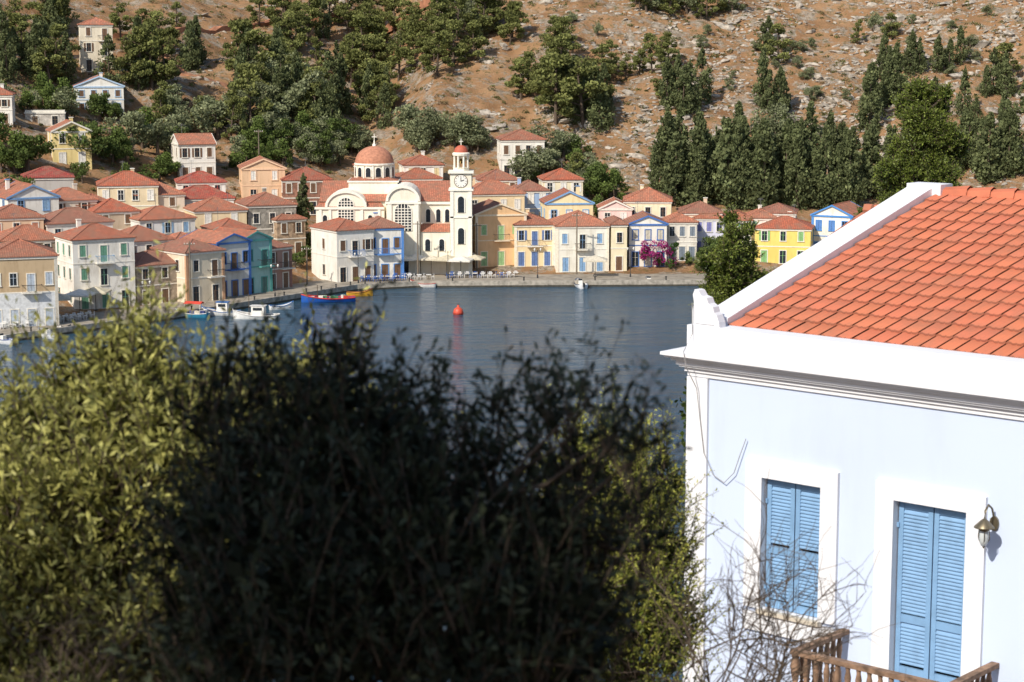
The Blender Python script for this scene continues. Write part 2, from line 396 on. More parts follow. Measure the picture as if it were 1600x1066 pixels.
for i in range(len(px)-1):
    A=Vector((px[i],py[i],0));B=Vector((px[i+1],py[i+1],0));na,nb=nor[i],nor[i+1]
    def strip(part,mat,d0,d1,z0,z1):
        vs=[A+na*d0,B+nb*d0,B+nb*d1,A+na*d1]; vs=[(p.x,p.y,z0) for p in vs]+[(p.x,p.y,z1) for p in vs]
        q.add(part,mat,vs,[(4,5,6,7),(0,1,5,4),(1,2,6,5),(2,3,7,6),(3,0,4,7)])
    strip('paving',PAVE,.5,9,-2,.94); strip('kerb',KERB,0,.5,-2,1.0); strip('tide_line',plain('wet_stone',(70,66,56),.6,var=.3),-.02,.1,-2,.3)
q.make('stone_quay')
# ---------------------------------------------------------------- houses
def ring(p,part,mat,w,d,z0,z1,o):
    p.box(part,mat,-w/2-o,w/2+o,-o,.1,z0,z1); p.box(part,mat,-w/2-o,w/2+o,d-.1,d+o,z0,z1)
    p.box(part,mat,-w/2-o,-w/2+.1,.1,d-.1,z0,z1); p.box(part,mat,w/2-.1,w/2+o,.1,d-.1,z0,z1)
def opening(p,f,a,z,w,h,kind,sh,trim):
    fr=.13
    p.box('window_frames',trim,a-w/2-fr,a-w/2,0,.09,z,z+h,f); p.box('window_frames',trim,a+w/2,a+w/2+fr,0,.09,z,z+h,f)
    p.box('window_frames',trim,a-w/2-fr,a+w/2+fr,0,.1,z+h,z+h+fr,f); p.box('window_frames',trim,a-w/2-fr-.05,a+w/2+fr+.05,0,.14,z-.12,z,f)
    if kind=='c':
        p.box('shutters',sh,a-w/2,a-.02,0,.05,z,z+h,f); p.box('shutters',sh,a+.02,a+w/2,0,.05,z,z+h,f)
        p.box('windows',GLASS,a-.02,a+.02,0,.02,z,z+h,f)
    else:
        p.box('windows',GLASS,a-w/2,a+w/2,0,.02,z,z+h,f)
        p.box('window_bars',sh,a-.035,a+.035,.02,.05,z,z+h,f); p.box('window_bars',sh,a-w/2,a-.035,.02,.05,z+h*.6,z+h*.6+.05,f); p.box('window_bars',sh,a+.035,a+w/2,.02,.05,z+h*.6,z+h*.6+.05,f)
        if kind=='o':
            p.box('shutters',sh,a-w-.05,a-w/2-fr-.01,.0,.06,z,z+h,f); p.box('shutters',sh,a+w/2+fr+.01,a+w+.05,.0,.06,z,z+h,f)
def roof_geo(p,rf,kind,w,d,H,mat,trim,wall,pitch=.42,ov=.28):
    x0,x1,y0,y1=-w/2-ov,w/2+ov,-ov,d+ov; z0,z1=H+.02,H+.14
    if kind=='flat':
        p.box(rf,mat,-w/2+.25,w/2-.25,.25,d-.25,H-.5,H+.02); ring(p,'parapet',trim,w,d,H-.02,H+.4,.0); return
    if kind=='h':
        m=min(w,d)/2+ov; rh=m*pitch
        if w>=d: r=[(x0+m,(y0+y1)/2,z1+rh),(x1-m,(y0+y1)/2,z1+rh)]; F4=[(4,5,9,8),(6,7,8,9)]; F3=[(5,6,9),(7,4,8)]
        else: r=[(0,y0+m,z1+rh),(0,y1-m,z1+rh)]; F4=[(5,6,9,8),(7,4,8,9)]; F3=[(4,5,8),(6,7,9)]
        vs=[(x0,y0,z0),(x1,y0,z0),(x1,y1,z0),(x0,y1,z0),(x0,y0,z1),(x1,y0,z1),(x1,y1,z1),(x0,y1,z1)]+r
        if abs(r[0][0]-r[1][0])+abs(r[0][1]-r[1][1])<.05: vs[9]=(vs[9][0]+.05,vs[9][1]+.05,vs[9][2])
        p.add(rf,mat,vs,[(0,3,2,1),(0,1,5,4),(1,2,6,5),(2,3,7,6),(3,0,4,7)]+F4+F3)
        p.tube('ridge_tiles',mat,[r[0],r[1]],.13,5)
        for ci,ri in ((4,0),(7,0) if w>=d else (5,0),(5,1) if w>=d else (6,1),(6,1) if w>=d else (7,1)): p.tube('ridge_tiles',mat,[vs[ci],vs[8+ri]],.1,5)
    else:
        W=w if kind=='f' else d; D=d if kind=='f' else w
        T=(lambda a,bb,c:(a,bb,c)) if kind=='f' else (lambda a,bb,c:(bb-w/2,a+d/2,c))
        rh=(W/2)*pitch
        p.prism('walls',wall,[(-W/2,H),(W/2,H),(0,H+rh)],lambda a,c:T(a,.0,c-.001),lambda a,c:T(a,D,c-.001))
        e=W/2+ov; ze=H-ov*pitch
        for sgn in (-1,1):
            p.prism(rf,mat,[(sgn*e,ze+.02),(sgn*e,ze+.16),(0,H+rh+.16),(0,H+rh+.02)],lambda a,c:T(a,-.15,c),lambda a,c:T(a,D+.15,c))
            for (ya,yb) in ((-.24,-.151),(D+.151,D+.24)):
                p.prism('gable_trim',trim,[(sgn*e,ze-.08),(sgn*e,ze+.2),(0,H+rh+.2),(0,H+rh-.08)],lambda a,c:T(a,ya,c),lambda a,c:T(a,yb,c))
        p.tube('ridge_tiles',mat,[T(0,-.1,H+rh+.14),T(0,D+.1,H+rh+.14)],.12,5)
def balcony(p,a,z,w,f,mat,rail):
    p.box('balcony_slab',mat,a-w/2,a+w/2,0,.9,z-.15,z,f)
    p.box('balcony_rail',rail,a-w/2,a+w/2,.85,.9,z+.95,z+1.02,f)
    for s in (-1,1): p.box('balcony_rail',rail,a+s*(w/2-.03)-.03,a+s*(w/2-.03)+.03,0,.85,z+.95,z+1.02,f)
    n=int(w/.17)
    for i in range(n+1): x=a-w/2+.03+(w-.06)*i/n; p.box('balcony_rail',rail,x-.015,x+.015,.86,.89,z,z+.95,f)
NH=[0]
RC=[(190,118,88),(182,108,80),(198,126,96),(176,112,86),(192,106,76),(168,112,90)]
def house(u,v,w,d,yaw,H=6.2,vb=None,wall=(228,222,208),roof='h',rc=None,sh=(120,100,80),trim=(226,220,206),fl=2,nc=2,ns=2,bal=0,quoin=False,name='stucco_house',dirt=.3,chim=False,mix=.5,pitch=.42,lower=None,stone=False,wmat=None,band=True):
    NH[0]+=1
    if vb is not None:
        x,y,z=hit(u,vb); dv=ray(u,v); H=H0+dv[2]*(y/dv[1])-z
    else: x,y,z=hit(u,v,H)
    p=Parts(); wm=wmat or (stonemat(wall) if stone else wallmat(wall,dirt)); tm=plain('trim_paint',trim,.7,var=.08); sm=plain('shutter_paint',sh,.5,var=.12); rm=roofmat(rc or RC[R.randrange(6)])
    p.box('walls',wm,-w/2,w/2,0,d,-3.5,H)
    roof_geo(p,'roof',roof,w,d,H,rm,tm,wm,pitch*R.uniform(.9,1.12))
    if band: ring(p,'cornice',tm,w,d,H-.28,H-.002,.14)
    fh=H/fl if fl else H
    if band and fl>1: ring(p,'string_course',tm,w,d,fh*(fl-1)-.1,fh*(fl-1)+.06,.05)
    if quoin:
        qm=plain('quoin_paint',quoin,.7,var=.1)
        for sx in (-1,1):
            xa,xb=(-w/2-.07,-w/2+.35) if sx<0 else (w/2-.35,w/2+.07)
            p.box('quoins',qm,xa,xb,-.07,.3,-1,H-.29)
        p.box('quoins',qm,-w/2-.07,-w/2+.3,d-.35,d+.07,-1,H-.29)
    if lower:
        p.box('ground_floor_render',plain('ground_floor_paint',lower,.8,var=.12),-w/2-.03,w/2+.03,-.03,d+.03,-3,fh*(fl-1)-.11)
    ff=lambda a,o,b:(a,-o,b); fl_=lambda a,o,b:(-w/2-o,a,b); fr_=lambda a,o,b:(w/2+o,a,b)
    for k in range(fl):
        zb=k*fh+ (.95 if fh>2.6 else .6); hh=min(1.6,fh-1.35)
        for i in range(nc):
            a=-w/2+w*(i+.5)/nc+R.uniform(-.08,.08); kd='c' if R.random()<mix else R.choice('wo')
            if nc>3 or w/nc<2.1: kd='c' if kd=='o' else kd
            if k==0: opening(p,ff,a,.1,1.0,min(2.3,fh-.8),kd if kd!='o' else 'c',sm,tm)
            elif bal and i==(nc//2): opening(p,ff,a,k*fh+.1,.95,min(2.3,fh-.75),'c' if kd=='o' else kd,sm,tm)
            else: opening(p,ff,a,zb,.85,hh,kd,sm,tm)
        for f in (fl_,fr_):
            for i in range(ns):
                if R.random()<(.5 if k==0 else .25): continue
                opening(p,f,d*(i+.5)/ns,zb,.8,hh,'c' if R.random()<mix else 'w',sm,tm)
    if bal: balcony(p,-w/2+w*(nc//2+.5)/nc,(fl-1)*fh+.02,min(w*.5,2.6),ff,tm,plain('iron_rail',bal if isinstance(bal,tuple) else (70,62,56),.5))
    if chim or R.random()<.3:
        cx=R.uniform(-w*.3,w*.3); cy=d*.7; zz=H+.5*min(w,d)*pitch
        p.box('chimney',wm,cx-.3,cx+.3,cy-.25,cy+.25,H,zz+.7); p.box('chimney_cap',tm,cx-.38,cx+.38,cy-.33,cy+.33,zz+.7,zz+.82)
    if R.random()<.3 and roof!='flat':
        cx=R.uniform(-w*.3,w*.3); ir=plain('aerial_metal',(120,120,120),.4); zt=H+min(w,d)*.2
        p.box('tv_aerial',ir,cx-.025,cx+.025,d*.5,d*.5+.05,H,zt+2.2); p.box('tv_aerial',ir,cx-.5,cx+.5,d*.5+.01,d*.5+.04,zt+1.9,zt+1.94); p.box('tv_aerial',ir,cx-.35,cx+.35,d*.5+.01,d*.5+.04,zt+2.1,zt+2.14)
    return p.make(name,(x,y,z),math.radians(yaw))
BL=(84,128,188); GR=(104,150,124); BR=(112,84,62); LB=(140,172,200); WH=(228,224,214)
W1=(232,227,216); CR=(224,206,174)
# left quay front row
house(38,402,9,9,18,vb=512,wall=(188,164,130),lower=(206,208,208),sh=(176,186,196),fl=2,nc=4,bal=1,quoin=(196,190,176))
house(165,374,9,8,30,vb=482,wall=W1,sh=GR,fl=3,nc=3,ns=3,bal=LB,dirt=.5)
house(258,414,9,8,38,vb=474,wall=(172,156,136),sh=BR,fl=2,nc=3,stone=True,name='stone_house')
house(322,394,6.5,9,42,vb=472,wall=(220,206,180),sh=BR,fl=2,nc=2,bal=1,quoin=(200,156,120),roof='h')
house(367,378,6,9,44,vb=464,wall=(214,210,200),sh=BR,fl=2,nc=3,bal=1,quoin=(66,108,174),trim=(72,114,178),roof='f',pitch=.35)
house(403,374,5.5,9,46,vb=459,wall=(160,196,188),sh=(80,116,106),fl=2,nc=2,bal=1,quoin=(92,166,154),trim=(92,160,150),roof='f',pitch=.35)
house(437,388,5,8,48,vb=452,wall=(172,136,120),sh=BR,fl=2,nc=2,bal=1,quoin=(150,108,94))
# around the church
house(556,360,6.5,9,32,vb=441,wall=W1,sh=BR,fl=2,nc=3,ns=1,bal=BL,dirt=.3,mix=.3)
house(602,357,6,8,16,vb=437,wall=W1,sh=BR,fl=2,nc=3,ns=1,bal=BL,quoin=(86,136,200),trim=(92,142,202),mix=.3)
house(783,335,8.5,9,14,vb=417,wall=(228,186,138),sh=(150,184,128),fl=2,nc=3,bal=1,quoin=(234,218,192),trim=(234,216,186),roof='f')
house(835,352,6.5,10,8,vb=418,wall=(232,208,164),sh=(94,118,164),fl=2,nc=3,bal=1,quoin=(236,222,194))
house(910,354,8.6,10,6,vb=426,wall=(230,226,212),sh=(128,162,196),fl=2,nc=3,bal=1,quoin=(236,224,202))
house(967,352,2.6,9,4,vb=424,wall=(230,218,184),sh=BR,fl=2,nc=1,roof='h')
house(1012,350,6.2,9,2,vb=417,wall=W1,sh=(196,188,170),fl=2,nc=3,roof='f',trim=(72,112,176))
house(1065,348,5,9,0,vb=408,wall=(214,208,196),sh=(120,130,140),fl=2,nc=3,dirt=.5)
house(1107,342,5,8,-5,vb=400,wall=(208,206,220),sh=(124,124,176),fl=2,nc=3)
house(1150,345,5,8,-5,vb=400,wall=W1,sh=GR,fl=2,nc=2)
house(1222,358,9.2,8,-12,vb=414,wall=(230,204,112),sh=(130,176,112),fl=2,nc=3,roof='h')
house(1300,337,7,9,-28,H=7,wall=W1,sh=BL,fl=2,nc=3,roof='f',trim=(74,136,200),quoin=(78,138,200))
house(1215,334,6,7,-10,H=6.5,wall=W1,sh=GR,fl=2,nc=3)
# second rows, left
house(25,342,8,8,22,H=6.5,wall=(218,188,156),sh=(180,124,98),nc=3)
house(50,378,9,8,25,H=6,wall=(168,152,130),sh=BR,stone=True,name='stone_house')
house(52,309,8,9,30,H=6,wall=W1,sh=LB,roof='f',trim=(120,156,196),nc=2)
house(125,350,10,8,28,H=6.5,wall=W1,sh=LB,nc=3)
house(112,315,8,7,28,H=5.5,wall=(220,206,186),sh=BR)
house(200,292,9.5,8,12,H=6.5,wall=(226,208,172),sh=WH,nc=4,trim=(234,230,216))
house(182,333,7,7,25,H=5.5,wall=(196,174,148),sh=BR)
house(262,344,9,8,30,H=6,wall=(228,224,216),sh=LB,nc=3)
house(232,378,8,8,33,H=6.2,wall=W1,sh=BR,nc=3,dirt=.45)
house(315,287,8,7,12,H=5.5,wall=W1,sh=(180,76,62),rc=(184,84,66),nc=3)
house(318,312,10,8,15,H=4.6,wall=W1,sh=LB,rc=(180,84,66),fl=1,nc=3)
house(345,330,8.5,8,22,H=5.8,wall=(230,208,168),sh=WH,nc=2)
house(300,384,7,7,38,H=6,wall=(212,192,164),sh=BR,nc=2)
house(412,264,7.5,8,12,H=6,wall=(224,188,152),sh=WH,roof='f',nc=2,trim=(232,194,160))
house(480,283,8.5,8,10,H=6,wall=(150,108,88),sh=BR,stone=True,name='brick_house',rc=(172,92,68),nc=4)
house(425,322,8,9,20,H=7.5,wall=(154,148,136),sh=(90,80,70),roof='h',name='unfinished_house',nc=3,mix=0,stone=True)
house(370,360,6,7,30,H=6,wall=(212,180,132),sh=BR,nc=2)
house(455,345,5,7,30,H=6,wall=(178,152,124),sh=BR,stone=True,name='stone_house')
house(20,300,7,8,20,H=4.5,wall=(208,190,164),sh=GR)
house(250,306,8,7,20,H=5.5,wall=(220,204,182),sh=BR)
house(150,322,6,6,25,H=5,wall=W1,sh=BL)
# upper houses
house(308,226,6.5,8,20,H=6.5,wall=W1,sh=BR,roof='g',nc=3,ns=2)
house(112,207,6.5,7,20,H=6,wall=(230,208,144),sh=WH,roof='f')
house(155,136,9,8,14,H=5,wall=W1,sh=BR,roof='f',trim=(176,198,220),fl=2,nc=4)
house(150,41,6.2,7,14,H=9,wall=(226,214,190),sh=BR,fl=3,nc=2,bal=1)
house(75,280,8,7,14,H=4.5,wall=(186,180,172),sh=BR,rc=(168,76,64),fl=1,nc=3)
house(-5,150,5,7,10,H=5,wall=W1,sh=BR)
house(70,176,7,5,10,H=2.4,wall=(206,198,186),roof='flat',fl=1,nc=2,stone=True,name='ruined_house')
# behind church / right
house(817,221,8,8,6,H=7,wall=W1,sh=BR,fl=2,nc=4,mix=.2)
house(662,259,7,8,10,H=6,wall=W1,sh=(220,200,150),nc=3)
house(655,281,8,7,10,H=5,wall=(232,210,160),sh=BR,nc=3)
house(585,262,6,7,10,H=6,wall=(190,200,206),sh=BR,nc=2)
house(780,283,7,7,8,H=5.5,wall=(212,188,156),sh=BR,nc=3)
house(775,305,10,8,12,H=7,wall=(230,208,168),sh=WH,nc=4)
house(830,300,6,7,6,H=6,wall=(158,182,214),sh=WH,nc=3)
house(880,282,7,7,6,H=6,wall=(234,222,190),sh=WH,roof='h',nc=3)
house(890,318,8,8,6,H=7.5,wall=(234,216,170),sh=WH,roof='f',trim=(120,164,206),nc=3)
house(1012,316,8,8,-4,H=7,wall=(232,218,184),sh=BR,nc=3,chim=True)
house(962,328,5.5,7,0,H=6.5,wall=(232,200,190),sh=WH,roof='f',nc=2)
house(1095,334,7,7,-2,H=6.5,wall=(220,192,164),sh=BR)
house(1190,342,5,7,-5,H=6,wall=W1,sh=GR)
house(715,302,5,6,5,H=5,wall=CR,sh=BR)
# ---------------------------------------------------------------- church
def church():
    p=Parts(); C=wallmat((236,228,208),.2); TR=plain('church_trim',(238,232,216),.7,var=.06); RF=roofmat((194,122,94)); DK=GLASS
    y0=321.; X=lambda u:(u-800)*.1035; Z=lambda v:38.8-(v-60)*.1035
    def arch(cx,z0,w,h,yf,lat=False,fr=.18,pane=DK):
        def poly(ww,extra):
            pts=[(cx-ww/2,z0),(cx+ww/2,z0)]
            for k in range(9):
                a=math.pi*k/8; pts.append((cx+ww/2*math.cos(a),z0+h-w/2+ww/2*math.sin(a)))
            return pts
        p.prism('arched_surrounds',TR,poly(w+2*fr,0),lambda a,c:(a,yf-.12,c),lambda a,c:(a,yf-.0,c))
        p.prism('arched_windows',pane,poly(w,0),lambda a,c:(a,yf-.15,c),lambda a,c:(a,yf-.13,c))
        if lat:
            n=5
            for i in range(1,n): x=cx-w/2+w*i/n; p.box('lattice',TR,x-.06,x+.06,yf-.2,yf-.155,z0,z0+h-w/2+ w/2*math.sqrt(max(0,1-((x-cx)/(w/2))**2)))
            k=int(h/.45)
            for i in range(1,k):
                z=z0+i*.45; hw=w/2 if z<z0+h-w/2 else math.sqrt(max(.01,(w/2)**2-(z-z0-h+w/2)**2)); p.box('lattice',TR,cx-hw,cx+hw,yf-.19,yf-.156,z-.06,z+.06)
    p.box('walls',C,X(500),X(728),y0+3,y0+16,-1,Z(322))
    zr=Z(322)
    vs=[(X(497),y0+2.6,zr),(X(732),y0+2.6,zr),(X(732),y0+9.5,zr+2.9),(X(497),y0+9.5,zr+2.9),(X(732),y0+16.4,zr),(X(497),y0+16.4,zr)]
    p.add('roof',RF,vs,[(0,1,2,3),(3,2,4,5),(1,4,2),(0,3,5),(0,5,4,1)])
    p.box('cornice',TR,X(656),X(730),y0+2.7,y0+2.99,zr-.5,zr-.02)
    p.box('walls',C,X(657),X(703),y0+.6,y0+2.9,-1,Z(368)); 
    p.add('roof',RF,[(X(656),y0+.4,Z(368)),(X(703),y0+.4,Z(368)),(X(703),y0+2.98,Z(357)),(X(656),y0+2.98,Z(357))],[(0,1,2,3)])
    for u in (668,684,698): arch(X(u),Z(352)-.3,.7,2.1,y0+3)
    for u in (668,690): arch(X(u),Z(398),.8,1.9,y0+.6)
    xa,xb=X(604),X(656); xc=(xa+xb)/2; hw=(xb-xa)/2; zt=Z(322)
    pts=[(xa,-1),(xb,-1),(xb,zt)]+[(xc+hw*.94*math.cos(math.pi*k/12),zt+.25+2.3*math.sin(math.pi*k/12)) for k in range(13)]+[(xa,zt)]
    p.prism('walls',C,pts,lambda a,c:(a,y0,c),lambda a,c:(a,y0+8,c))
    pts=[(xc+(hw*.94+.25)*math.cos(math.pi*k/12),zt+.25+2.55*math.sin(math.pi*k/12)) for k in range(13)]+[(xc+(hw*.94-.15)*math.cos(math.pi*k/12),zt+.25+2.1*math.sin(math.pi*k/12)) for k in range(12,-1,-1)]
    for k in range(12):
        quad=[pts[k],pts[k+1],pts[24-k],pts[25-k]]
        p.prism('gable_moulding',TR,quad,lambda a,c:(a,y0-.3,c),lambda a,c:(a,y0+8,c))
    p.box('cornice',TR,xa-.2,xb+.2,y0-.25,y0-.002,zt-.2,zt+.15)
    arch(xc,Z(366),2.6,4.4,y0,True)
    for u in (609,651): p.box('pilasters',TR,X(u)-.35,X(u)+.35,y0-.18,y0-.001,-1,zt-.21)
    arch(xc,0.3,1.7,2.8,y0,False,pane=plain('church_door',(100,72,50)))
    xa,xb=X(493),X(600); zt=Z(330)
    p.box('walls',C,xa,xb,y0+1.2,y0+15,-1,zt); p.box('cornice',TR,xa-.2,xb,y0+.95,y0+1.19,zt-.35,zt+.02)
    cx=X(540); hw=3.2
    pts=[(cx+hw*math.cos(math.pi*k/12),zt+2.5*math.sin(math.pi*k/12)) for k in range(13)]
    p.prism('walls',C,pts,lambda a,c:(a,y0+1.21,c),lambda a,c:(a,y0+9,c))
    pts=[(cx+(hw+.2)*math.cos(math.pi*k/12),zt+2.7*math.sin(math.pi*k/12)) for k in range(13)]+[(cx+(hw-.2)*math.cos(math.pi*k/12),zt+2.3*math.sin(math.pi*k/12)) for k in range(12,-1,-1)]
    for k in range(12): p.prism('gable_moulding',TR,[pts[k],pts[k+1],pts[24-k],pts[25-k]],lambda a,c:(a,y0+.95,c),lambda a,c:(a,y0+9,c))
    arch(cx,zt-2.2,2.4,3.7,y0+1.2,True)
    for u in (500,515,565,592): p.box('pilasters',TR,X(u)-.22,X(u)+.22,y0+1.02,y0+1.195,-1,zt-.36)
    for u in (507,578): arch(X(u),zt-3.2,.7,1.9,y0+1.2)
    p.add('roof',RF,[(xa-.2,y0+1,zt+.03),(xb,y0+1,zt+.03),(xb-2,y0+7,zt+1.9),(xa+2,y0+7,zt+1.9),(xa-.2,y0+15.2,zt+.03),(xb,y0+15.2,zt+.03)],[(0,1,2,3),(3,2,5,4),(0,3,4)])
    dx,dy=X(585)-.5,y0+9.
    p.box('walls',C,dx-4,dx+4,dy-4,dy+4,8,14.6); p.box('cornice',TR,dx-4.2,dx+4.2,dy-4.2,dy+4.2,14.6,14.85)
    p.add('roof',RF,[(dx-4.1,dy-4.1,14.86),(dx+4.1,dy-4.1,14.86),(dx+4.1,dy+4.1,14.86),(dx-4.1,dy+4.1,14.86),(dx,dy,16)],[(0,1,4),(1,2,4),(2,3,4),(3,0,4)])
    p.lathe('drum',C,[(3.1,14.5),(3.1,17.3)],dx,dy,24); p.lathe('drum_cornice',TR,[(3.1,17.2),(3.35,17.3),(3.35,17.55),(3.0,17.6)],dx,dy,24)
    for k in range(12):
        a=2*math.pi*(k+.5)/12; ca,sa=math.cos(a),math.sin(a)
        f=lambda aa,o,b:(dx+(3.1+o)*ca-aa*sa,dy+(3.1+o)*sa+aa*ca,b)
        pts=[(-.42,15.4),(.42,15.4)]+[(.42*math.cos(math.pi*j/6),16.5+.42*math.sin(math.pi*j/6)) for j in range(7)]
        p.prism('arched_surrounds',TR,[(x*1.35,z if z<15.5 else z+.12) for x,z in pts],lambda aa,b:f(aa,-.15,b),lambda aa,b:f(aa,.1,b))
        p.prism('arched_windows',wallmat((150,130,96)),pts,lambda aa,b:f(aa,.1,b),lambda aa,b:f(aa,.13,b))
        a2=2*math.pi*k/12; p.lathe('drum_columns',TR,[(.14,15.1),(.14,17.2)],dx+3.22*math.cos(a2),dy+3.22*math.sin(a2),6)
    p.lathe('dome',plain('dome_tiles',(184,126,98),.8,var=.18,scale=2.5),[(3.2*math.cos(t*math.pi/2/10),17.58+2.75*math.sin(t*math.pi/2/10)) for t in range(11)],dx,dy,32)
    p.lathe('finial',TR,[(.3,20.2),(.3,20.6),(.12,20.7),(.1,21.2),(0,21.25)],dx,dy,8)
    p.box('cross',TR,dx-.06,dx+.06,dy-.06,dy+.06,21.2,22.3); p.box('cross',TR,dx-.4,dx+.4,dy-.05,dy+.05,21.75,21.87)
    tx,ty=X(720.5),y0+1.6; hw=1.75
    def sq(part,mat,h,z0,z1): p.box(part,mat,tx-h,tx+h,ty-h,ty+h,z0,z1)
    sq('tower_shaft',C,hw,-1,13.6); sq('tower_cornice',TR,hw+.25,13.6,13.9); sq('tower_shaft',C,hw-.05,13.9,16.4); sq('tower_cornice',TR,hw+.3,16.4,16.75)
    sq('tower_cornice',TR,hw+.12,9.2,9.45)
    for s in (-1,1): p.box('pilasters',TR,tx+s*(hw-.28)-.28,tx+s*(hw-.28)+.28,ty-hw-.12,ty-hw-.001,0,13.59)
    arch(tx,10.1,1.,2.6,ty-hw); arch(tx,5.,1.,2.6,ty-hw)
    for k in range(4):
        a=k*math.pi/2; M=lambda q,o,z,ca=math.cos(a),sa=math.sin(a):(tx+q*ca+(hw-.05+o)*sa,ty+q*sa-(hw-.05+o)*ca,z)
        c=[(1.0*math.cos(2*math.pi*j/20),15.15+1.0*math.sin(2*math.pi*j/20)) for j in range(20)]
        p.prism('clock_rim',plain('clock_rim',(120,104,80)),[(x*1.12,15.15+(z-15.15)*1.12) for x,z in c],lambda x,z:M(x,0,z),lambda x,z:M(x,.06,z))
        p.prism('clock_face',WHITE,c,lambda x,z:M(x,.06,z),lambda x,z:M(x,.09,z))
        D=plain('clock_hands',(30,28,26))
        for j in range(12):
            b=2*math.pi*j/12; cx2,cz=.82*math.cos(b),15.15+.82*math.sin(b)
            p.prism('clock_hour_marks',D,[(cx2-.06,cz-.06),(cx2+.06,cz-.06),(cx2+.06,cz+.06),(cx2-.06,cz+.06)],lambda x,z:M(x,.09,z),lambda x,z:M(x,.1,z))
        p.prism('clock_hands',D,[(-.05,15.1),(.05,15.1),(.04,15.85),(-.04,15.85)],lambda x,z:M(x,.09,z),lambda x,z:M(x,.12,z))
        p.prism('clock_hands',D,[(0,15.1),(0,15.22),(.5,15.4),(.5,15.3)],lambda x,z:M(x,.12,z),lambda x,z:M(x,.14,z))
    p.lathe('belfry_base',C,[(1.35,16.7),(1.35,17.2),(1.45,17.25),(0,17.26)],tx,ty,8,.39)
    for k in range(8):
        a=2*math.pi*k/8+.39; p.lathe('belfry_columns',TR,[(.17,17.2),(.15,19.2)],tx+1.15*math.cos(a),ty+1.15*math.sin(a),8)
    p.lathe('belfry_top',C,[(0,19.19),(1.4,19.2),(1.45,19.55),(1.2,19.7),(0,19.72)],tx,ty,16)
    p.lathe('bell',plain('bronze',(110,90,50),.4,.8),[(.45,17.9),(.32,18.2),(.22,18.6),(0,18.7)],tx,ty,12)
    p.lathe('belfry_dome',plain('red_dome',(184,94,70),.7),[(1.15*math.cos(t*math.pi/14),19.7+1.15*math.sin(t*math.pi/14)) for t in range(8)],tx,ty,16)
    p.box('cross',TR,tx-.06,tx+.06,ty-.06,ty+.06,20.8,21.9); p.box('cross',TR,tx-.35,tx+.35,ty-.05,ty+.05,21.4,21.5)
    p.make('orthodox_church',(0,0,.9),0,smooth=('dome','belfry_dome','finial','bell'))
church()
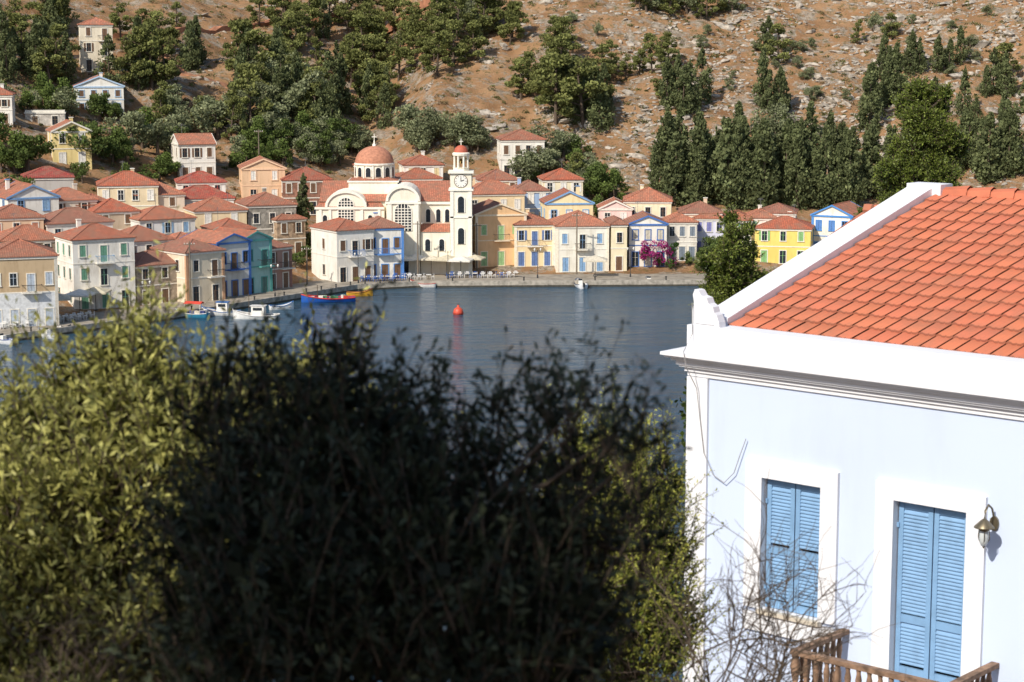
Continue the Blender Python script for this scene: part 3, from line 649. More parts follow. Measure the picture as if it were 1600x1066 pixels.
# ---------------------------------------------------------------- boats and quay things
def boat(name,u,v,yaw,Ln,beam,col,inner,trimc,kind='open',canopy=None):
    t=H0*1./(-ray(u,v)[2]); x,y=ray(u,v)[0]*t,ray(u,v)[1]*t
    p=Parts(); hm=plain('hull_paint',col,.35,var=.08); im=plain('boat_inside',inner,.6); tm=plain('gunwale_paint',trimc,.4)
    n=13; rows=[]
    for i in range(n):
        s=i/(n-1); w=beam/2*(math.sin(math.pi*min(1,(s*.82+.18)))**.6 if s<1 else 0); w=max(w,.02); sheer=.6+.55*(abs(s-.4)/.6)**2*(1.1 if s>.4 else .5)
        xx=-Ln/2+Ln*s; rows.append([(xx,-w*k2,z) for k2,z in ((1.,sheer),(.88,.2),(.5,-.25))]+[(xx,0,-.35)]+[(xx,w*k2,z) for k2,z in ((.5,-.25),(.88,.2),(1.,sheer))])
    vs=[v_ for r in rows for v_ in r]; fs=[]
    for i in range(n-1):
        for k in range(6): fs.append((i*7+k,(i+1)*7+k,(i+1)*7+k+1,i*7+k+1))
    fs.append(tuple(range(7))); p.add('hull',hm,vs,fs)
    dz=-.12 if kind!='open' else -.32
    dk=[]
    for i in range(n): a=rows[i][0]; c=rows[i][6]; dk+= [(a[0],a[1]*.93,a[2]+dz),(c[0],c[1]*.93,c[2]+dz)]
    p.add('deck',im,dk,[(2*i,2*i+2,2*i+3,2*i+1) for i in range(n-1)])
    for k in (0,6): p.tube('gunwale',tm,[rows[i][k] for i in range(n)],.05 if Ln<6 else .09,5)
    if kind=='open':
        for s in (-.25,.05,.3): p.box('thwarts',im,Ln*s-.12,Ln*s+.12,-beam*.44,beam*.44,.4,.45)
        if name=='motor_boat':
            p.box('outboard_motor',plain('motor',(40,42,46),.4),-Ln/2-.35,-Ln/2-.02,-.15,.15,.35,.95); p.box('outboard_motor',plain('motor',(40,42,46),.4),-Ln/2-.25,-Ln/2-.12,-.06,.06,-.3,.349)
            p.box('console',WHITE,-.2,.3,-.3,.3,.4,1.05); p.box('windscreen',GLASS,.3,.34,-.3,.3,.9,1.3)
    if kind=='fish':
        p.box('cabin',WHITE,-Ln*.2,Ln*.08,-beam*.26,beam*.26,.5,1.9); p.box('cabin_roof',tm,-Ln*.23,Ln*.11,-beam*.3,beam*.3,1.9,1.98)
        p.box('cabin_windows',GLASS,-Ln*.16,Ln*.04,-beam*.26-.02,beam*.26+.02,1.3,1.7)
        p.tube('mast',BARK,[(Ln*.15,0,.5),(Ln*.15,0,3.6)],.05); p.tube('mast',BARK,[(Ln*.15,0,3.4),(Ln*.48,0,1.1)],.015)
        p.tube('prow_post',tm,[(Ln*.5,0,.6),(Ln*.51,0,1.5)],.06)
    if kind=='cargo':
        for i in range(14):
            cc=R.choice([(200,190,170),(60,70,120),(190,60,50),(230,226,216),(80,130,90)]); a=R.uniform(-.35,.32)*Ln; b2=R.uniform(-.25,.25)*beam; s=R.uniform(.18,.4)
            p.box('nets_and_crates_%d'%i,plain('gear',cc),a-s,a+s,b2-s*.7,b2+s*.7,.45,.6+s*1.1)
        p.tube('mast',BARK,[(Ln*.2,0,.5),(Ln*.2,0,2.6)],.05)
    if canopy:
        cm=plain('canopy_cloth',canopy,.8)
        for a in (-.3,.15):
            for b2 in (-1,1): p.tube('canopy_poles',WHITE,[(Ln*a,b2*beam*.35,.5),(Ln*a,b2*beam*.35,2.)],.03)
        p.prism('canopy',cm,[(-beam*.4,2.),(beam*.4,2.),(0,2.3)],lambda a,c:(-Ln*.33,a,c),lambda a,c:(Ln*.18,a,c))
    p.make(name,(x,y,.0),math.radians(yaw),smooth=('hull','gunwale'))
boat('fishing_boat',513,472,188,8,2.6,(38,92,176),(150,90,70),(196,48,40),'cargo')
boat('rowing_boat',562,463,5,4,1.5,(214,160,50),(150,110,60),(120,60,40))
boat('rowing_boat',661,449,172,4.2,1.5,(230,226,218),(190,150,120),(190,70,60))
boat('fishing_boat',400,499,172,6.5,2.3,(236,234,228),(200,196,190),(220,216,208),'fish')
boat('fishing_boat',300,496,165,5,2.,(60,140,170),(200,196,190),(230,226,218),'cargo',(206,70,50))
boat('fishing_boat',345,493,170,5.5,2,(234,232,226),(190,180,170),(60,110,170),'fish')
boat('motor_boat',75,528,140,3.8,1.6,(232,232,232),(210,210,210),(180,184,190))
boat('motor_boat',6,537,150,3.5,1.5,(232,232,232),(190,180,170),(60,90,150))
boat('motor_boat',907,449,100,4.8,2.0,(236,236,236),(210,210,210),(40,60,90))
boat('motor_boat',1014,445,95,3.6,1.6,(236,236,236),(200,200,200),(120,120,120))
boat('rowing_boat',440,484,20,3.6,1.4,(230,230,226),(180,160,140),(60,110,170))
boat('motor_boat',92,522,20,3.2,1.4,(150,160,170),(90,90,90),(60,60,60))
# buoy
x,y,_=hit(716,492); p=Parts(); om=plain('orange_buoy_plastic',(206,80,54),.5,var=.1)
p.lathe('float',om,[(0,-.3),(.6,-.2),(.75,.2),(.62,.75),(.3,1.0),(.16,1.05),(.16,1.35),(0,1.36)],0,0,18); p.lathe('band',plain('buoy_band',(170,50,34)),[(.77,.15),(.79,.2),(.77,.26)],0,0,18)
p.tube('lifting_ring',GLASS,[(.12*math.cos(a*.785),0,1.48+.12*math.sin(a*.785)) for a in range(9)],.025,4)
p.make('mooring_buoy',(x,y,0),smooth=('float',))
def shade(u,v,s,col=(206,196,174),h=2.7):
    x,y,z=hit(u,v); p=Parts(); cm=plain('canopy_cloth',col,.8)
    p.add('canopy',cm,[(-s,-s,h),(s,-s,h),(s,s,h),(-s,s,h),(0,0,h+s*.36),(-s,-s,h-.22),(s,-s,h-.22),(s,s,h-.22),(-s,s,h-.22)],[(0,1,4),(1,2,4),(2,3,4),(3,0,4),(0,1,6,5),(1,2,7,6),(2,3,8,7),(3,0,5,8)])
    p.lathe('pole',BARK,[(.05,0),(.05,h+s*.3)],0,0,6); p.lathe('base',GLASS,[(.35,0),(.35,.1),(0,.11)],0,0,10)
    for k in range(4): a=k*math.pi/2+.785; p.tube('ribs',BARK,[(0,0,h+s*.3),(s*1.38*math.cos(a),s*1.38*math.sin(a),h-.03)],.02,4)
    p.make('cafe_umbrella',(x,y,max(z,.94)),R.uniform(-.4,.4))
for u,v in ((583,434),(606,432),(628,431),(650,430),(674,431),(698,432),(720,433),(742,430),(15,506),(50,503),(88,497),(125,491),(150,486),(930,433),(690,422),(725,422)): shade(u,v,R.uniform(1.3,2.1),R.choice([(206,196,174),(222,216,202),(196,186,160)]))
def chair_mesh(col):
    p=Parts(); m_=plain('painted_wood_chair',col,.6)
    for a in (-.2,.2):
        p.box('legs',m_,a-.02,a+.02,-.2,-.16,0,.45); p.box('legs',m_,a-.02,a+.02,.16,.2,0,.95)
    p.box('seat',m_,-.23,.23,-.22,.22,.45,.49); p.box('back',m_,-.18,.18,.17,.19,.6,.68); p.box('back',m_,-.18,.18,.17,.19,.78,.9)
    return p.single('cafe_chair',mesh_only=True)
def table_mesh():
    p=Parts(); p.box('top',WHITE,-.4,.4,-.4,.4,.7,.75); p.lathe('leg',BARK,[(.04,.04),(.04,.7)],0,0,6); p.box('foot',BARK,-.25,.25,-.25,.25,0,.04)
    p.box('cloth',WHITE,-.42,.42,-.42,.42,.752,.76); return p.single('cafe_table',mesh_only=True)
CH=[chair_mesh((48,96,170)),chair_mesh((226,224,220))]; TB=table_mesh()
def seatset(u,v,ci):
    x,y,z=hit(u,v)
    if shore_d(x,y)<.8: y+=1.2
    z=.945
    o=link(bpy.data.objects.new('cafe_table',TB)); o.location=(x,y,z)
    for a in range(4):
        if R.random()<.2: continue
        o=link(bpy.data.objects.new('cafe_chair',CH[ci])); t=a*math.pi/2; o.location=(x+.65*math.sin(t),y+.65*math.cos(t),z); o.rotation_euler=(0,0,-t)
for u in range(566,636,10): seatset(u,441-(u-572)*.02,0)
for u in range(580,640,13): seatset(u,436,0)
for u in range(706,768,12): seatset(u,435.5,R.choice((0,1)))
for u in range(784,816,11): seatset(u,434.5,R.choice((0,1)))
for u in range(90,150,12): seatset(u,505-(u-90)*.12,1)
for u in (5,25,45,640,655,670): seatset(u,516-(u*.1 if u<100 else 78),1)
for u in (10,35,60): seatset(u,508-u*.1,1)
def upole(u,vb,h,arm=True):
    x,y,z=hit(u,vb); z=max(z,.9); p=Parts(); wd=plain('weathered_pole',(120,108,92),.9)
    p.lathe('pole',wd,[(.14,-.3),(.09,h)],0,0,8)
    if arm:
        p.box('crossarm',wd,-.8,.8,-.06,.06,h-.5,h-.38)
        for a in (-.7,-.3,.3,.7): p.lathe('insulators',WHITE,[(.05,h-.38),(.06,h-.25),(0,h-.22)],a,0,6)
    p.make('utility_pole',(x,y,z),R.uniform(-.5,.5))
for a in ((653,434,9),(901,430,10),(405,262,7),(586,118,6),(120,470,8),(480,446,6),(298,475,9),(745,425,8)): upole(*a)
def lamp(u,vb,h=4.5):
    x,y,z=hit(u,vb); z=.94; p=Parts(); ir=plain('dark_iron',(52,54,56),.5)
    p.lathe('post',ir,[(.14,0),(.12,.5),(.05,.6),(.045,h)],0,0,8); p.box('arm',ir,-.5,.5,-.02,.02,h-.2,h-.15)
    for s in (-.5,.5): p.lathe('lantern',WHITE,[(.06,h-.15),(.16,h+.15),(.02,h+.3)],s,0,8)
    p.make('street_lamp',(x,y,z),.3)
for u,v in ((560,444),(700,438),(840,436),(985,434),(430,470),(230,497)): lamp(u,v)
bm=Parts(); bm.lathe('b',plain('bollard_iron',(60,58,54),.6),[(.16,0),(.12,.1),(.1,.4),(.18,.5),(.12,.58),(0,.6)],0,0,10); bmesh_=bm.single('bollard',mesh_only=True)
for i in range(2,len(px)-3):
    for k in range(4):
        tt=(k+.5)/4; o=link(bpy.data.objects.new('quay_bollard',bmesh_)); o.location=(px[i]*(1-tt)+px[i+1]*tt,py[i]*(1-tt)+py[i+1]*tt+.35,1.0)
def towntree(u,v,kind,h,name): plant(u,v,kind,h,None,name)
for a in ((477,392,'s',13,'cypress_tree'),(470,395,'s',10,'cypress_tree'),(462,420,'g',4,'broadleaf_tree'),(690,414,'g',3.4,'broadleaf_tree'),(715,415,'g',3.2,'broadleaf_tree'),
 (540,440,'g',2,'broadleaf_tree'),(745,400,'g',4,'broadleaf_tree'),(935,345,'g',6,'broadleaf_tree'),(905,300,'p',8,'added_shade_tree'),(1075,414,'g',3,'broadleaf_tree'),(1100,412,'g',4,'broadleaf_tree'),(1120,410,'g',5,'broadleaf_tree'),
 (1140,405,'o',5,'olive_tree'),(1095,425,'g',3,'broadleaf_tree'),(1165,400,'s',8,'cypress_tree'),(480,410,'g',4,'broadleaf_tree'),(1050,420,'g',2.2,'broadleaf_tree'),(30,330,'g',6,'broadleaf_tree'),(195,300,'g',5,'broadleaf_tree'),(390,300,'g',5,'broadleaf_tree'),(930,300,'g',7,'broadleaf_tree'),(835,290,'g',6,'broadleaf_tree')):
    towntree(*a)
pl=Plant(); x,y,z=hit(1030,419)
pl.tube([(x,y,z),(x+.2,y,z+2)],[.12,.05])
for i in range(22):
    s=R.uniform(.5,1.0); c=(x+R.uniform(-2.8,2.6),y-1+R.uniform(-.8,.8),z+R.uniform(.9,4.2))
    clump(pl,NR,c,(s,s,s*.8),130,.24,(L3((120,28,84)),L3((186,62,134))) if R.random()<.75 else (L3((50,70,30)),L3((80,110,50))))
link(bpy.data.objects.new('bougainvillea',pl.mesh('bougainvillea',FARLEAF)))
# ---------------------------------------------------------------- foreground house
HA=math.radians(48.9)
sx,sy=math.sin(HA),-math.cos(HA)
HX,HY=2.34,25.7
rz=math.atan2(sy,sx)
def near_house():
    BW=wallmat((200,213,236),.09,'pale_blue_render'); WT=wallmat((228,229,232),.12,'white_render'); BS=plain('blue_shutter_paint',(122,160,196),.55,var=.08,scale=6)
    p=Parts(); LN,DP=11.,11.4; ZT=35.11; zb=24.
    ops=[(1.17,2.05,31.52,33.25),(3.09,4.07,30.6,33.25),(5.15,6.05,31.52,33.25),(7.2,8.1,31.52,33.25),(1.17,2.05,27.2,29.0),(5.15,6.05,27.2,29.0)]
    xs_=sorted({0.,LN}|{o[0] for o in ops}|{o[1] for o in ops}); zs_=sorted({zb,34.62}|{o[2] for o in ops}|{o[3] for o in ops})
    for i in range(len(xs_)-1):
        for j in range(len(zs_)-1):
            cx,cz=(xs_[i]+xs_[i+1])/2,(zs_[j]+zs_[j+1])/2
            if any(o[0]<cx<o[1] and o[2]<cz<o[3] for o in ops): continue
            p.add('front_wall',BW,[(xs_[i],0,zs_[j]),(xs_[i+1],0,zs_[j]),(xs_[i+1],0,zs_[j+1]),(xs_[i],0,zs_[j+1])],[(0,1,2,3)])
    zr=36.52
    p.add('side_walls',BW,[(0,0,zb),(0,DP,zb),(0,DP,34.9),(0,DP/2,zr-.1),(0,0,34.9),(LN,0,zb),(LN,DP,zb),(LN,DP,34.9),(LN,DP/2,zr-.1),(LN,0,34.9),],[(0,1,2,3,4),(5,6,7,8,9),(1,6,7,2)])
    for o in ops:
        x0,x1,z0,z1=o; dp=.12
        for q_ in ([(x0,0,z0),(x0,dp,z0),(x0,dp,z1),(x0,0,z1)],[(x1,0,z0),(x1,dp,z0),(x1,dp,z1),(x1,0,z1)],[(x0,0,z1),(x1,0,z1),(x1,dp,z1),(x0,dp,z1)],[(x0,0,z0),(x1,0,z0),(x1,dp,z0),(x0,dp,z0)]): p.add('reveals',WT,q_,[(0,1,2,3)])
        p.box('window_backing',GLASS,x0-.02,x1+.02,dp+.06,dp+.08,z0-.02,z1+.02)
        xm=(x0+x1)/2
        for a,b2 in ((x0+.015,xm-.008),(xm+.008,x1-.015)):
            st=.065
            p.box('shutters',BS,a,a+st,dp-.05,dp,z0+.01,z1-.01); p.box('shutters',BS,b2-st,b2,dp-.05,dp,z0+.01,z1-.01)
            rails=[z0+.01,z1-.11,z0+(z1-z0)*.42]
            if z1-z0>2.3: rails.append(z0+.45)
            for zz in rails: p.box('shutters',BS,a+st,b2-st,dp-.045,dp-.005,zz,zz+.1)
            z=z0+.13
            while z<z1-.13:
                if not any(zz-.02<z<zz+.11 for zz in rails):
                    p.add('louvres',BS,[(a+st,dp-.045,z),(b2-st,dp-.045,z),(b2-st,dp-.01,z+.05),(a+st,dp-.01,z+.05),(a+st,dp-.045,z+.012),(b2-st,dp-.045,z+.012),(b2-st,dp-.01,z+.062),(a+st,dp-.01,z+.062)],[(0,1,2,3),(4,5,6,7),(0,1,5,4),(3,2,6,7)])
                z+=.046
        for zz in (z0+.25,z1-.35): 
            p.box('hinges',BS,x0-.03,x0+.03,dp-.07,dp-.05,zz,zz+.06); p.box('hinges',BS,x1-.03,x1+.03,dp-.07,dp-.05,zz,zz+.06)
        fr=.25
        p.box('surrounds',WT,x0-fr,x0,-.05,-.001,z0,z1); p.box('surrounds',WT,x1,x1+fr,-.05,-.001,z0,z1)
        p.box('surrounds',WT,x0-fr,x1+fr,-.052,-.001,z1,z1+.22)
        if z1-z0<2.3: p.box('surrounds',WT,x0-fr,x1+fr,-.052,-.001,z0-.3,z0-.06); p.box('sills',plain('marble_sill',(206,196,178),.6),x0-.03,x1+.03,-.09,.03,z0-.058,z0-.002)
    p.box('corner_pilaster',WT,-.03,.3,-.045,.3,zb,34.43)
    prof=[(.03,34.44,34.50),(.06,34.50,34.56),(.11,34.56,34.59),(.14,34.59,34.65),(.19,34.65,34.69),(.25,34.69,34.72),(.29,34.72,34.76)]
    for o_,z0,z1 in prof:
        p.box('cornice',WT,-o_,LN+o_,-o_,.02,z0,z1); p.box('cornice',WT,-o_,.02,.02,DP,z0,z1)
    p.box('parapet',WT,-.04,LN+.04,-.04,.3,34.76,ZT)
    for sg,(ga,gb) in (('a',(.3,DP/2)),('b',(DP-.3,DP/2))):
        vs=[]
        for gy,z in ((ga,ZT-.02),(gb,zr+.02)):
            for x_,dz in ((-.06,-.32),(.36,-.32),(.36,.10),(-.06,.10)): vs.append((x_,gy,z+dz))
        p.add('gable_coping',WT,vs,[(0,1,2,3),(4,5,6,7),(0,1,5,4),(1,2,6,5),(2,3,7,6),(3,0,4,7)])
    p.box('coping_peak',WT,-.07,.5,DP/2-.16,DP/2+.2,zr-.2,zr+.13)
    TM,nt2,b2=newmat('marseille_tiles'); at=N(nt2,'ShaderNodeAttribute'); at.attribute_name='tint'
    ge=N(nt2,'ShaderNodeNewGeometry'); n_=N(nt2,'ShaderNodeTexNoise'); n_.inputs['Scale'].default_value=2.2; n_.inputs['Detail'].default_value=8; n_.inputs['Roughness'].default_value=.7; nt2.links.new(ge.outputs['Position'],n_.inputs['Vector'])
    oo=mixc(nt2,ramp(nt2,n_.outputs[0],[(.45,(0,0,0)),(.75,(.6,.6,.6))]),at.outputs[0],lin((134,96,76)))
    nt2.links.new(oo,b2.inputs['Base Color']); b2.inputs['Roughness'].default_value=.8
    V=[];Q=[];T=[]
    rise=zr-ZT+.02; run=DP/2-.3; Ls=math.hypot(rise,run); ux,uz=run/Ls,rise/Ls
    nr=14; ex=Ls/nr; tw=.235; ncol=int((LN-.4)/tw); L_=ex+.05
    prof=[(0,.0),(.03,.016),(.06,.016),(.085,.0),(.12,.0),(.135,.010),(.15,.0),(.195,.0),(.215,.014),(tw-.001,.016)]
    for side in (0,1):
        for r in range(nr):
            for c in range(ncol):
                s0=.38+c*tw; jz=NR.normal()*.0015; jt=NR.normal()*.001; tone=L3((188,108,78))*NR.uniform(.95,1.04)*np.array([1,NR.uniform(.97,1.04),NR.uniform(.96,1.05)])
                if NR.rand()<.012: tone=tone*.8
                n0=len(V)
                for (a,zz) in ((r*ex-.02,.04),(r*ex-.02+L_,.008)):
                    for x_,h in prof:
                        gy=.3+a*ux-(h+zz)*uz; z=ZT-.03+a*uz+(h+zz+jz)*ux
                        if side: gy=DP-gy
                        V.append((s0+x_+jt,gy,z))
                for x_,h in prof:
                    a=r*ex-.02; gy=.3+a*ux-(h+.02)*uz; z=ZT-.03+a*uz+(h+.01+jz)*ux
                    if side: gy=DP-gy
                    V.append((s0+x_+jt,gy,z))
                k=len(prof)
                for i in range(k-1):
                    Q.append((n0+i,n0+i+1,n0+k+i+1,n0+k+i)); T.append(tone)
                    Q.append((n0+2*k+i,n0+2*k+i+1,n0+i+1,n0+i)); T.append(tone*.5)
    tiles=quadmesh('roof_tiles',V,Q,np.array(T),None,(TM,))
    for y_a,y_b in ((.3,DP/2),(DP-.3,DP/2)):
        p.add('roof_underlay',plain('underlay',(110,60,40)),[(.3,y_a,ZT-.06),(LN,y_a,ZT-.06),(LN,y_b,zr-.05),(.3,y_b,zr-.05)],[(0,1,2,3)])
    for i in range(int((LN-.5)/.38)):
        x_=.5+i*.38; p.tube('ridge_caps',plain('ridge_tile',(188,108,78),.8,var=.15),[(x_,DP/2,zr-.03),(x_+.41,DP/2,zr-.01)],[.12,.14],8)
    pts=[(.02,0),(.46,0),(.45,.07),(.41,.16),(.37,.19),(.35,.26),(.28,.30),(.25,.37),(.17,.39),(.12,.46),(.06,.47),(.03,.40),(.05,.3),(.03,.2)]
    p.prism('acroterion',WT,pts,lambda a,c:(a+.0,-.02,ZT+c),lambda a,c:(a+.0,.12,ZT+c))
    p.prism('acroterion',WT,[(.08,.03),(.37,.03),(.3,.17),(.2,.29),(.1,.36)],lambda a,c:(a,-.035,ZT+c),lambda a,c:(a,-.02,ZT+c))
    wire=plain('cable',(150,148,146),.6)
    pts=[(.1,-.3,34.8),(.14,-.3,34.6),(.17,-.1,34.3),(.2,-.06,33.9),(.27,-.06,33.45),(.42,-.06,33.18),(.6,-.06,33.1),(.75,-.06,33.25),(.84,-.06,33.5),(.92,-.05,33.72)]
    p.tube('cable',wire,pts,.006,5); p.tube('cable',wire,[(.05,-.06,ZT+.3),(.06,-.06,35.0),(.1,-.3,34.8)],.006,5)
    br=plain('aged_brass',(120,110,90),.4,.7); lx,lz=4.42,33.22
    p.prism('lamp_plate',br,[(lx+.06*math.cos(k*.628),lz-.05+.09*math.sin(k*.628)) for k in range(10)],lambda a,c:(a,-.001,c),lambda a,c:(a,-.03,c))
    p.tube('lamp_arm',br,[(lx,-.02,lz),(lx,-.08,lz+.14),(lx,-.17,lz+.2),(lx,-.25,lz+.14),(lx,-.26,lz+.04)],.013,8)
    p.lathe('lamp_cap',br,[(.02,lz+.05),(.045,lz+.03),(.115,lz-.04),(.12,lz-.055),(.05,lz-.05)],lx,-.26,16)
    p.lathe('lamp_cap',br,[(.055,lz-.05),(.055,lz-.09)],lx,-.26,12)
    p.lathe('lamp_glass',plain('frosted_glass',(190,196,196),.2),[(.05,lz-.09),(.06,lz-.14),(.058,lz-.21),(.03,lz-.27),(0,lz-.28)],lx,-.26,12)
    for k in range(6):
        a=k*math.pi/3; p.tube('lamp_cage',br,[(lx+.066*math.cos(a),-.26+.066*math.sin(a),lz-.08),(lx+.074*math.cos(a),-.26+.074*math.sin(a),lz-.18),(lx,-.26,lz-.3)],.005,4)
    wd=plain('weathered_wood',(138,110,88),.8,var=.35,scale=9,bump=.3)
    b0,b1,pr,zf,ztp=2.45,4.5,1.15,30.55,31.5
    p.box('balcony_floor',WT,b0-.1,b1+.1,-pr-.1,-.001,zf-.14,zf)
    p.box('balcony_rail',wd,b0-.05,b1+.05,-pr-.05,-pr+.05,ztp-.06,ztp); p.box('balcony_rail',wd,b0-.05,b0+.05,-pr+.05,-.01,ztp-.06,ztp-.002); p.box('balcony_rail',wd,b1-.05,b1+.05,-pr+.05,-.01,ztp-.06,ztp-.002)
    p.box('balcony_rail',wd,b0-.03,b1+.03,-pr-.03,-pr+.03,zf+.06,zf+.12); 
    def bal(x_,y_,s=1.):
        h=ztp-.06-zf-.12; z0=zf+.12
        pf=[(.022,0),(.03,.04),(.02,.1),(.034,.25),(.03,.4),(.016,.48),(.03,.5),(.016,.53),(.028,.7),(.036,.82),(.022,.93),(.03,1.)]
        p.lathe('balusters',wd,[(r*s,z0+z*h) for r,z in pf],x_,y_,8)
    n=14
    for i in range(n+1): bal(b0+(b1-b0)*i/n,-pr,1.9 if i in (0,n) else 1.15)
    for i in range(1,8):
        bal(b0,-pr+(pr-.02)*i/8,1.15); bal(b1,-pr+(pr-.02)*i/8,1.15)
    e=p.make('blue_neoclassical_house',(HX,HY,0),rz,smooth=('balusters','lamp_cap','lamp_glass','lamp_arm'))
    link(bpy.data.objects.new('roof_tiles',tiles),e)
near_house()
p=Parts(); wm=wallmat((232,226,214),.2); rm=roofmat((190,108,76))
p.box('walls',wm,0,4.2,0,6.6,18,34.35); 
for ya,yb in ((-.2,3.3),(6.8,3.3)): p.add('roof',rm,[(-.2,ya,34.45),(4.3,ya,34.45),(4.3,yb,35.55),(-.2,yb,35.55),(-.2,ya,34.28),(4.3,ya,34.28),(4.3,yb,35.38),(-.2,yb,35.38)],[(0,1,2,3),(0,3,7,4),(1,2,6,5),(0,1,5,4)])
p.prism('walls',wm,[(0,34.35),(6.6,34.35),(3.3,35.3)],lambda a,c:(0.02,a,c),lambda a,c:(4.18,a,c)); p.tube('ridge_tiles',rm,[(-.2,3.3,35.55),(4.3,3.3,35.55)],.12,6)
for a in (1.,3.):
    opening(p,lambda q_,o,b:(q_,-o,b),a,31.2,.9,1.6,'c',plain('shutter_paint',(90,130,90)),WHITE)
p.make('tiled_roof_house',(4.78,35.6,0),rz)
# ---------------------------------------------------------------- foreground plants
def shoots(pl,g,lobes,n_per,lenr,nl,L,W,c0,c1,up=.7,twig=.004,droop=0.,shell=.45,pw=1.6):
    for (c,r) in lobes:
        r=np.array(r if hasattr(r,'__len__') else (r,r,r)); n=int(n_per*(r.mean()/.35)**2)+3
        d=nrm(g.normal(size=(n,3))+np.array([0,0,.25])); root=np.array(c)+d*r*(shell+(1-shell)*g.rand(n,1))
        D=nrm(d*.6+np.array([0,0,up])+g.normal(size=(n,3))*.35); ln=(lenr[0]+(lenr[1]-lenr[0])*g.rand(n)**pw)[:,None]
        bend=g.normal(size=(n,3))*.18; sh=g.uniform(.65,1.2,(n,1))
        P_=lambda s:root+D*ln*s+bend*ln*s*s-np.array([0,0,droop])*ln*s*s
        for k in range(nl):
            s=(k+.6)/nl; A=nrm(D*.75+g.normal(size=(n,3))*.75); C=P_(s)+A*L*.5
            sc=L*(1.1-.45*s)*g.uniform(.7,1.2,n)
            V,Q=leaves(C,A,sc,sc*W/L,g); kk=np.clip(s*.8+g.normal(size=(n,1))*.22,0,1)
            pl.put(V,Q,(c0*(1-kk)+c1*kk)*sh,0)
        if twig:
            a=P_(0.)-D*.1; pts=[a,P_(.5),P_(1.)]
            ax=nrm(np.cross(D,g.normal(size=(n,3)))); ay=np.cross(D,ax)
            VV=[]
            for pi,pp in enumerate(pts):
                for q_ in range(3):
                    t=q_*2.094; VV.append(pp+(ax*math.cos(t)+ay*math.sin(t))*twig*(1-.35*pi))
            VV=np.stack(VV,1).reshape(-1,3); base=np.arange(n)[:,None]*9
            for pi in range(2):
                for q_ in range(3):
                    Q=np.concatenate([base+pi*3+q_,base+pi*3+(q_+1)%3,base+(pi+1)*3+(q_+1)%3,base+(pi+1)*3+q_],1)
                    if pi==0 and q_==0: pl.put(VV,Q,np.array([.1,.08,.06]),1); off=pl.n-len(VV)
                    else: pl.Q.append(Q+off); pl.T.append(np.broadcast_to(np.array([.1,.08,.06]),(n,3))); pl.M.append(np.full(n,1))
def limbs(pl,g,base,fork,lobes,r0,sp=.3):
    base=Vector(base); fork=Vector(fork); pl.tube([base,base.lerp(fork,.5)+Vector((.06,.05,0)),fork],[r0*1.2,r0,r0*.8],8)
    for c,r in lobes:
        c=Vector(c)-Vector((0,0,.05)); m_=fork.lerp(c,.5)+Vector(g.normal(size=3)*.08); pl.tube([fork,m_,c],[r0*.5,r0*.28,r0*.1],5)
        rr=float(np.mean(r))
        for k in range(4):
            e=c+Vector(g.normal(size=3)).normalized()*rr*.8; pl.tube([m_.lerp(c,.5+.5*g.rand()),c.lerp(e,.5)+Vector(g.normal(size=3)*.03),e],[r0*.1,r0*.06,r0*.03],4)
gnd=lambda x,y:float(land(x,y))
# sunlit tree at left
g=np.random.RandomState(3)
lb=[(195,640,10,.25),(110,690,10.1,.3),(30,770,10.1,.3),(270,680,9.9,.27),(350,650,10.4,.2),(420,660,10.7,.22),(490,640,10.9,.18),(505,720,10.9,.25),(10,850,9.8,.4),(110,830,9.7,.38),(220,780,9.7,.38),(330,750,10.,.36),(420,780,10.3,.36),
 (60,980,9.6,.42),(180,960,9.6,.4),(300,900,9.8,.4),(10,1080,9.5,.4),(150,1090,9.5,.4),(300,1040,9.8,.4),(200,740,11,.4),(380,870,11,.5),(90,920,11,.55),(-50,820,10.2,.38),(165,575,10.2,.12),(215,590,10.,.12),(70,700,10.4,.18),(130,610,10.2,.14),(470,590,10.9,.1),(235,560,10.1,.08),(190,545,10.1,.08),(20,700,10.2,.08),(300,620,10.1,.08),(520,610,10.9,.08),(400,610,10.6,.07)]
lobes=[(pos(u,v,t),r) for u,v,t,r in lb]; pl=Plant()
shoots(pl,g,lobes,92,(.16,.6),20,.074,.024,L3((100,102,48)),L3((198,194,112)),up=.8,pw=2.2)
for c,r in lobes: clump(pl,g,c,(r*.7,)*3,120,.075,(L3((60,58,30)),L3((104,98,54))))  # inner leaves coloured darker to paint the shaded crown interior
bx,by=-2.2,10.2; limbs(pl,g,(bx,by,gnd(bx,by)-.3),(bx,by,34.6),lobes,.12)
link(bpy.data.objects.new('wild_pistachio_tree',pl.mesh('tree_mesh')))
